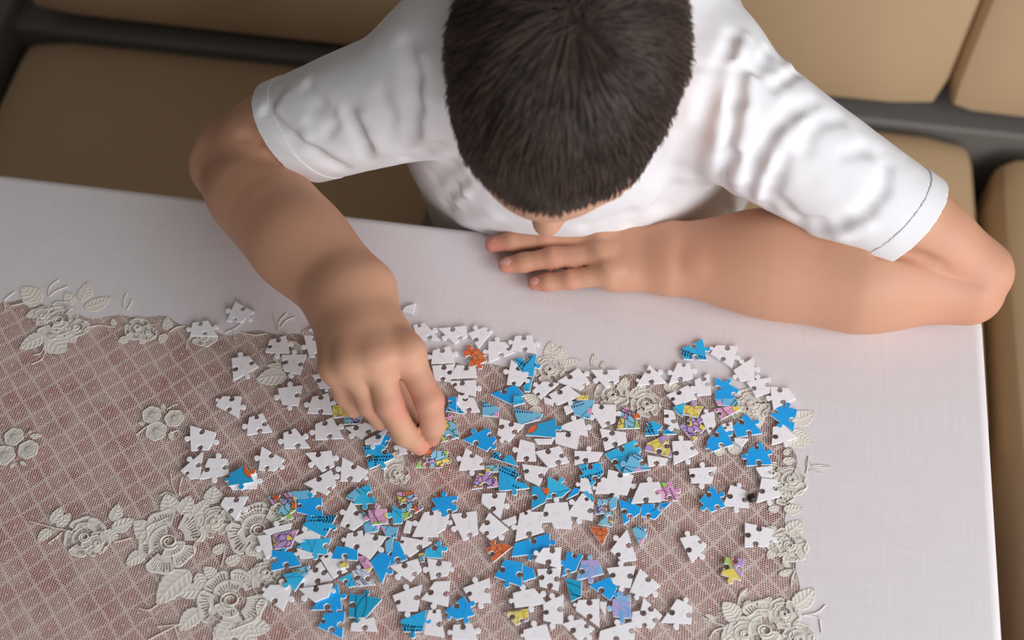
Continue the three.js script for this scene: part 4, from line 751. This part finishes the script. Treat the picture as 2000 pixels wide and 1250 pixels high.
P('w', 'thth', 725, 520, 1040, 400, 1050, 685, 820, 680);
P('b', 'ttth', 740, 605, 872, 832, 650, 885, 518, 785, 'plain blue piece low in the middle');
P('w', 'ht-t', 620, 940, 830, 920, 900, 1118, 600, 1118);
P('o', 't--h', 990, 60, 1180, 0, 1310, 40, 1080, 225, 'orange piece low in the middle');
P('b', '-h--', 1425, 250, 1540, 300, 1570, 400, 1420, 450);
P('b', '-hth', 1210, 190, 1420, 225, 1412, 510, 1085, 385);
P('y', '--hh', 1190, 800, 1475, 755, 1490, 890, 1340, 950);
P('w', 'tttt', 1300, 575, 1550, 520, 1690, 695, 1325, 745);
P('w', 't--t', 1420, 1000, 1690, 930, 1750, 1118, 1440, 1118);
P('w', 'thth', 1650, 700, 1890, 590, 1880, 935, 1650, 890);
tile(960, 920);
P('b', 'htt-', 255, 800, 650, 685, 640, 900, 220, 950, 'wide blue piece under a bright white one');
P('w', 'h-ht', 570, 850, 770, 840, 770, 1075, 470, 1000);
tile(780, 1060, 5.882);
P('w', 'hhhh', 1580, 300, 1860, 285, 1830, 550, 1610, 500);
tile(1080, 1060, 5.882);
P('a', '----', 140, 400, 330, 440, 330, 620, 210, 680);
P('b', '--th', 410, 490, 650, 390, 745, 510, 660, 665);
tile(960, 920);
P('b', 'h-ht', 840, 885, 1020, 930, 940, 1110, 780, 1170);
P('s', 't-th', 1000, 990, 1190, 985, 1250, 1140, 930, 1215, 'speckled blue and lilac piece');
tile(1080, 1060, 5.882);
P('w', '---h', 540, 670, 620, 680, 600, 850, 540, 740);
P('w', 'thth', 612, 288, 955, 258, 890, 520, 690, 475);
P('w', 'htt-', 1000, 290, 1235, 490, 1060, 625, 880, 560);
P('w', '----', 910, 790, 1000, 780, 990, 980, 900, 900);
P('w', 'hhhh', 1040, 625, 1260, 835, 1140, 985, 955, 965);
P('w', 'thth', 1425, 640, 1600, 730, 1590, 930, 1238, 912, 'white piece at the lower right tip');
P('w', 'thh-', 540, 1010, 960, 890, 930, 1140, 520, 1140);
P('s', 't-tt', 680, 650, 890, 590, 900, 870, 690, 850, 'pale blue speckled piece at the bottom');
P('w', 'h-ht', 290, 655, 535, 640, 535, 975, 255, 775);
P('w', 'thth', 100, 930, 330, 870, 480, 985, 300, 1130);
tile(780, 760);
P('w', 'hhtt', 735, 650, 920, 760, 950, 885, 655, 900);
P('b', 'thth', 695, 560, 985, 425, 1080, 560, 970, 692, 'blue arrowhead piece right of the fingertips');
P('w', 'hhth', 1110, 320, 1390, 395, 1215, 585, 1085, 500);
P('c', '----', 1260, 210, 1600, 270, 1560, 340, 1330, 400);
P('q', '-t--', 1450, 420, 1740, 320, 1740, 540, 1400, 510, 'pale blue piece with an orange shape');
P('c', '----', 920, 120, 1110, 210, 1100, 310, 920, 290);
P('g', '----', 950, 850, 1100, 830, 1100, 920, 960, 920);
P('l', 't-h-', 870, 930, 1080, 970, 1100, 1080, 800, 1110, 'lilac map piece in the middle');
P('t', 'h---', 1060, 690, 1250, 740, 1320, 860, 1010, 760);
P('t', '-ht-', 1110, 850, 1270, 870, 1450, 1100, 1100, 1130, 'cyan lettered piece in the middle');
tile(780, 580);
P('d', '----', 1370, 990, 1490, 880, 1450, 1050, 1390, 1050);
P('b', 'h-h-', 1005, 1075, 1290, 970, 1390, 1090, 1240, 1190, 'wide blue piece right of the index finger');
P('d', '-h--', 1270, 1100, 1350, 1090, 1400, 1170, 1260, 1210);
P('t', 'ht--', 1270, 690, 1525, 635, 1490, 890, 1380, 870, 'blue piece with two rows of lettering');
P('w', 'htht', 1240, 690, 1445, 845, 1340, 985, 1190, 970);
P('w', 'htht', 1285, 430, 1470, 420, 1525, 630, 1240, 580);
P('w', 'thht', 985, 490, 1180, 500, 1290, 610, 990, 725);
P('w', 'h-ht', 430, 345, 740, 315, 760, 430, 615, 520);
P('w', 'th-h', 760, 400, 950, 330, 1040, 375, 875, 572);
P('w', 'hth-', 150, 310, 280, 285, 455, 480, 200, 470);
P('w', '----', 60, 105, 182, 65, 160, 190, 30, 160);
P('o', 'ttth', 690, 600, 880, 570, 970, 710, 790, 780, 'orange piece beside the knuckles');
P('w', 'hhh-', 360, 760, 620, 740, 560, 940, 390, 920);
P('w', 'ht-t', 370, 590, 560, 540, 620, 730, 350, 740);
P('w', 'h---', 640, 750, 850, 770, 860, 890, 540, 905);
P('w', 'htth', 540, 930, 850, 920, 850, 1100, 640, 1040);
tile(780, 760);
P('b', '---h', 540, 90, 640, 80, 640, 260, 540, 200);
P('w', 'h-ht', 650, 55, 830, 100, 900, 250, 640, 265);
tile(1000, 660);
P('w', '----', 350, 650, 470, 690, 460, 750, 360, 720);
P('w', 'h-ht', 345, 480, 525, 500, 320, 680, 220, 590);
P('w', 'hth-', 500, 480, 735, 330, 870, 490, 760, 580);
P('w', '---h', 570, 760, 640, 740, 690, 810, 600, 850);
P('w', 'h-tt', 405, 625, 620, 520, 770, 640, 500, 745);
P('w', 'h-ht', 870, 350, 1190, 350, 1190, 480, 1040, 555);
P('y', '----', 690, 650, 850, 620, 850, 690, 720, 690);
P('c', '--t-', 650, 710, 920, 680, 870, 900, 690, 850, 'pale blue piece with printed lines');
P('m', '-t--', 1230, 770, 1310, 760, 1420, 1000, 1160, 1010, 'orange and green map strip');
P('w', 'htht', 830, 725, 1150, 740, 1150, 930, 1000, 1000);
tile(1000, 800);
P('w', 'tt-h', 600, 150, 790, 90, 850, 300, 520, 200);
P('w', '----', 240, 320, 470, 320, 440, 380, 280, 380);
P('w', '--ht', 90, 325, 250, 370, 270, 570, 45, 570);
P('w', 'hhh-', 250, 465, 530, 400, 640, 580, 400, 640);
P('w', 'h--t', 480, 250, 760, 240, 720, 440, 480, 370);
P('w', '-h-h', 110, 600, 405, 640, 300, 850, 140, 770);
P('w', 'h-hh', 970, 205, 1260, 250, 1280, 360, 1030, 455);
P('w', 't-hh', 690, 455, 1015, 470, 950, 570, 690, 610);
P('d', 'hh-h', 1025, 490, 1370, 325, 1440, 450, 1215, 705, 'large blue piece left of the yellow one');
P('c', '-h-t', 1310, 500, 1410, 480, 1540, 660, 1220, 715);
tile(1240, 800);
P('t', 'thh-', 120, 200, 200, 120, 470, 270, 110, 290);
P('w', '--h-', 135, 500, 370, 540, 340, 610, 150, 630);
tile(1000, 800);
P('y', '-hht', 1500, 370, 1725, 265, 1775, 530, 1470, 450, 'yellow map piece');
tile(1240, 800);
P('w', 'thth', 410, 350, 620, 340, 710, 480, 430, 610);
tile(1000, 800);
P('t', 'h-ht', 735, 610, 990, 590, 1020, 700, 880, 860, 'blue piece with a block of lettering');
P('w', '---t', 760, 755, 850, 765, 900, 930, 755, 900);
P('w', '---t', 950, 810, 1040, 780, 1090, 930, 920, 930);
P('w', 'httt', 1065, 660, 1350, 725, 1280, 950, 1040, 905);
P('p', 'hthh', 1320 + 45, 820, 1770, 800, 1850, 1010, 1660, 1005, 'pale pink map piece on the right');
P('b', 'hhh-', 1440, 1050, 1770, 1025, 1590, 1220, 1430, 1180, 'blue piece half under a white one');
tile(960, 920);
P('c', '----', 1290, 300, 1400, 280, 1390, 400, 1320, 440);
P('b', 't-hh', 1410, 310, 1670, 400, 1650, 470, 1465, 595);
tile(1000, 800);
P('w', 'thh-', 1420, 810, 1640, 800, 1660, 1020, 1320, 1035);
P('b', '----', 690, 860, 760, 880, 740, 930, 600, 1000);
P('d', 't-h-', 400, 735, 660, 885, 560, 970, 380, 990);
P('q', '---h', 215, 840, 430, 880, 370, 1030, 215, 1110, 'cyan piece with an orange country');
tile(960, 920);
P('m', '-h--', 1130, 310, 1290, 310, 1280, 470, 1150, 480);
P('o', '-h--', 1070, 600, 1290, 640, 1300, 680, 1230, 830, 'orange pointed piece');
P('g', '-h--', 1260, 470, 1360, 430, 1340, 620, 1180, 590);
P('c', '-t--', 1560, 640, 1640, 600, 1730, 700, 1650, 840);
P('w', 'h-ht', 1505, 640, 1615, 985, 1450, 1010, 1312, 885);
P('w', '----', 110, 550, 270, 490, 280, 570, 190, 610);
P('w', '----', 430, 450, 580, 450, 560, 600, 480, 640);
P('w', 'h-ht', 310, 470, 430, 420, 590, 670, 260, 780);
P('w', '----', 650, 540, 900, 550, 880, 640, 700, 630);
P('w', 't-th', 600, 360, 845, 340, 890, 560, 525, 565);
P('d', '----', 1010, 230, 1060, 215, 1165, 325, 1120, 350);
P('w', 'hhtt', 1005, 240, 1140, 330, 1120, 550, 835, 480);
tile(1240, 640);
P('t', 'hth-', 505, 235, 755, 120, 800, 360, 540, 350, 'striped blue piece below the wrist');
P('w', 'htht', 905, 190, 1140, 200, 1080, 447, 835, 285);
P('w', 'tt-t', 1090, 470, 1320, 325, 1330, 590, 1170, 590);
P('w', 'th-h', 1235, 600, 1510, 545, 1500, 720, 1340, 765);
P('w', 'h-ht', 1500, 650, 1710, 670, 1790, 785, 1535, 910);
tile(1240, 800);
P('w', '--th', 1530, 190, 1650, 165, 1815, 310, 1515, 392);
tile(1240, 640);
P('b', 'thth', 1590, 865, 1805, 905, 1760, 1160, 1500, 965, 'rightmost blue piece');
P('c', '----', 890, 790, 1130, 780, 1160, 880, 920, 860);
P('p', '-t-h', 870, 900, 1090, 860, 1190, 900, 960, 1020, 'small pink map piece on the right');
P('b', 'thth', 890, 545, 1165, 690, 1090, 815, 888, 790, 'upright blue piece near the upper right');
P('w', 'hh-t', 660, 580, 825, 500, 850, 740, 690, 755);
P('w', 'ht-h', 345, 745, 590, 635, 690, 790, 450, 860);
P('w', 'htht', 80, 540, 160, 405, 355, 610, 20, 640, 'white piece alone on the plain linen');
P('w', 'htht', 470, 390, 610, 395, 645, 560, 375, 625);
P('d', '---t', 420, 880, 560, 830, 530, 990, 470, 950);
P('w', '-hth', 320, 900, 430, 920, 500, 1130, 320, 1050);
P('y', 't---', 550, 860, 760, 870, 700, 1000, 530, 960);
tile(1240, 800);
P('l', 'hth-', 500, 180, 620, 75, 790, 200, 650, 360, 'large lilac map piece on the right');
tile(1240, 640);
P('w', 't-h-', 725, 975, 880, 925, 900, 1080, 820, 1180);
tile(1240, 800);
P('w', 'h--h', 960, 160, 1080, 130, 1100, 220, 1010, 250);
P('w', '--h-', 1100, 310, 1270, 320, 1190, 420, 1110, 360);
P('b', 'th-h', 1235, 40, 1418, 262, 1135, 312, 1080, 190, 'blue piece with a tab pointing right');
P('b', 'thth', 955, 165, 1100, 385, 850, 470, 795, 350);
P('g', '----', 1220, 480, 1265, 470, 1270, 530, 1200, 530);
P('w', '-h--', 1335, 640, 1525, 620, 1530, 760, 1400, 745);
P('b', 'thth', 1400, 355, 1530, 608, 1235, 625, 1265, 430);
P('w', '-hth', 1405, 755, 1580, 775, 1620, 960, 1345, 1030);
P('w', 'thth', 595, 655, 912, 628, 850, 815, 625, 810);
P('b', 'thth', 860, 835, 1010, 1075, 850, 1140, 715, 1005, 'star shaped blue piece');
P('w', 'thth', 1060, 830, 1235, 900, 1272, 1088, 978, 1062);
tile(1300, 960);
P('w', 'thth', 155, 515, 345, 480, 460, 590, 290, 800);
P('w', 'hthh', 878, 340, 1205, 415, 1130, 610, 875, 615);
P('k', 'hhth', 665, 725, 880, 745, 840, 990, 615, 920, 'lone lilac, yellow and green map piece');
// place them in the order in which they lie on one another
for (const p of pieces) {
  p.c0 = p.px.map(([x, y]) => { const q = onPlane(x, y, T + 0.001 + THICK); return [q.x, q.z]; });
  p.cx = p.px.reduce((s, q) => s + q[0], 0) / p.px.length; p.cy = p.px.reduce((s, q) => s + q[1], 0) / p.px.length;
}
pieces.forEach((p, i) => {
  let level = 0;
  const cx = p.c0.reduce((s, q) => s + q[0], 0) / 4, cz = p.c0.reduce((s, q) => s + q[1], 0) / 4, probe = [];
  for (let a = 0; a < 4; a++) for (const f of [0.25, 0.55, 0.8]) for (const g of [0, 0.33, 0.67]) { const [x0, z0] = p.c0[a], [x1, z1] = p.c0[(a + 1) % 4]; probe.push([cx + (x0 + (x1 - x0) * g - cx) * f, cz + (z0 + (z1 - z0) * g - cz) * f]); }
  p.under = [];
  for (let j = 0; j < i; j++) {
    const o = pieces[j]; if (Math.hypot(o.cx - p.cx, o.cy - p.cy) > 90) continue;
    const hit = probe.filter(([x, z]) => insidePoly(x, z, o.c0));
    if (hit.length >= 4) { p.under.push(o); level = Math.max(level, o.level + 1); }
  }
  p.level = Math.min(level, 4);
});
const TONE = { w: 'blank white', b: 'plain blue', t: 'lettered blue', d: 'cyan', o: 'orange map', l: 'lilac map', y: 'yellow map', m: 'many-coloured map', p: 'pink map', c: 'pale blue map', k: 'many-coloured map', q: 'blue and orange', s: 'speckled', a: 'teal', g: 'green map', v: 'white lettered map' };
const BY = { 'below the forearm': 1 };
{
  const anchors = pieces.filter((p) => p.anchor), taken = new Set();
  const says = (p, a) => {
    const dx = p.cx - a.cx, dy = p.cy - a.cy, d = Math.atan2(dy, dx) * 180 / Math.PI, k = ((Math.round(d / 45) % 8) + 8) % 8;
    return [['to the right of', 'right of'], ['to the lower right of', 'lower right of'], ['below', 'below'], ['to the lower left of', 'lower left of'], ['to the left of', 'left of'], ['to the upper left of', 'upper left of'], ['above', 'above'], ['to the upper right of', 'upper right of']][k];
  };
  const ORD = ['', 'second ', 'third ', 'fourth ', 'fifth '];
  for (const p of pieces) if (p.anchor) p.label = p.anchor.split(' ').length < 5 ? p.anchor + ' of the jigsaw' : p.anchor;
  const rest = pieces.filter((p) => !p.anchor), pairs = [];
  for (const p of rest) for (const a of anchors) { const d = Math.hypot(p.cx - a.cx, p.cy - a.cy); if (d < 260) pairs.push([d, p, a]); }
  pairs.sort((x, y) => x[0] - y[0]);
  for (const pass of [0, 1, 2, 3, 4]) for (const [d, p, a] of pairs) {
    if (p.label) continue;
    const key = TONE[p.kind] + says(p, a)[0] + a.anchor + pass;
    if (taken.has(key) || (pass && !taken.has(TONE[p.kind] + says(p, a)[0] + a.anchor + (pass - 1)))) continue;
    taken.add(key);
    p.label = `${ORD[pass]}${TONE[p.kind]} piece ${says(p, a)[1]} the ${a.anchor}`;
  }
}
pieces.forEach((p, i) => {
  const base = T + 0.0009 + p.level * (THICK + 0.0001) + p.lift, c = p.px.map(([x, y]) => { const q = onPlane(x, y, base + THICK); return [q.x, q.z]; });
  const cx = c.reduce((s, q) => s + q[0], 0) / 4, cz = c.reduce((s, q) => s + q[1], 0) / 4, local = outline(c.map(([x, z]) => [x - cx, z - cz]), p.sides);
  const shape = new THREE.Shape(local.map(([x, z]) => new THREE.Vector2(x, -z))), bev = 0.00022;
  const g = new THREE.ExtrudeGeometry(shape, { depth: THICK - 2 * bev, bevelThickness: bev, bevelSize: bev, bevelOffset: -bev, bevelSegments: 1 });
  g.translate(0, 0, bev).rotateX(-Math.PI / 2);
  const k = KINDS.indexOf(p.kind), u0 = (k % NT) / NT, v0 = 1 - Math.floor(k / NT) / NT - 1 / NT, pos = g.attributes.position, uv = g.attributes.uv, s = 1 / 0.034 / NT, a = p.kind === 'w' ? hash(i, 3, 1) * 6.3 : hash(i, 9, 2) * 6.3;
  for (let q = 0; q < pos.count; q++) { const x = pos.getX(q), z = pos.getZ(q), X = x * Math.cos(a) - z * Math.sin(a), Z = x * Math.sin(a) + z * Math.cos(a); uv.setXY(q, u0 + Math.min(0.98, Math.max(0.02, 0.5 + X * s * NT)) / NT, v0 + Math.min(0.98, Math.max(0.02, 0.5 - Z * s * NT)) / NT); }
  const m = mesh('puzzle_piece', g, [p.kind === 'w' ? backMat : faceMat, cardMat]);
  m.position.set(cx, base, cz);
  if (p.level > 0 && !p.lift) { const ux = p.under.reduce((t, o) => t + o.c0.reduce((q, v) => q + v[0], 0) / 4, 0) / p.under.length, uz = p.under.reduce((t, o) => t + o.c0.reduce((q, v) => q + v[1], 0) / 4, 0) / p.under.length, dx = cx - ux, dz = cz - uz, l = Math.hypot(dx, dz) || 1, t = Math.min(0.06, l * 5); m.rotation.set(dz / l * t, 0, -dx / l * t); m.position.y -= t * 0.004; }
  else m.rotation.set((hash(i, 5, 5) - 0.5) * 0.02, 0, (hash(i, 6, 6) - 0.5) * 0.02);
  if (p.lift) { m.rotation.set(0.22, 0, -0.12); }
  m.userData = { label: p.label ?? `${TONE[p.kind]} puzzle piece in the middle of the pile`, category: 'puzzle piece', group: 'scattered jigsaw puzzle pieces' };
  p.mesh = m;
});
{
  const q = onPlane(1468, 972, T + 0.004), g = new THREE.SphereGeometry(0.0034, 20, 14).scale(1, 0.8, 1);
  const m = mesh('bead', g, mat([0.012, 0.011, 0.012], 0.35)); m.position.set(q.x, T + 0.0036, q.z);
  m.userData = { label: 'small black bead between two white puzzle pieces on the lace', category: 'bead' };
}
renderer.render(scene, camera);
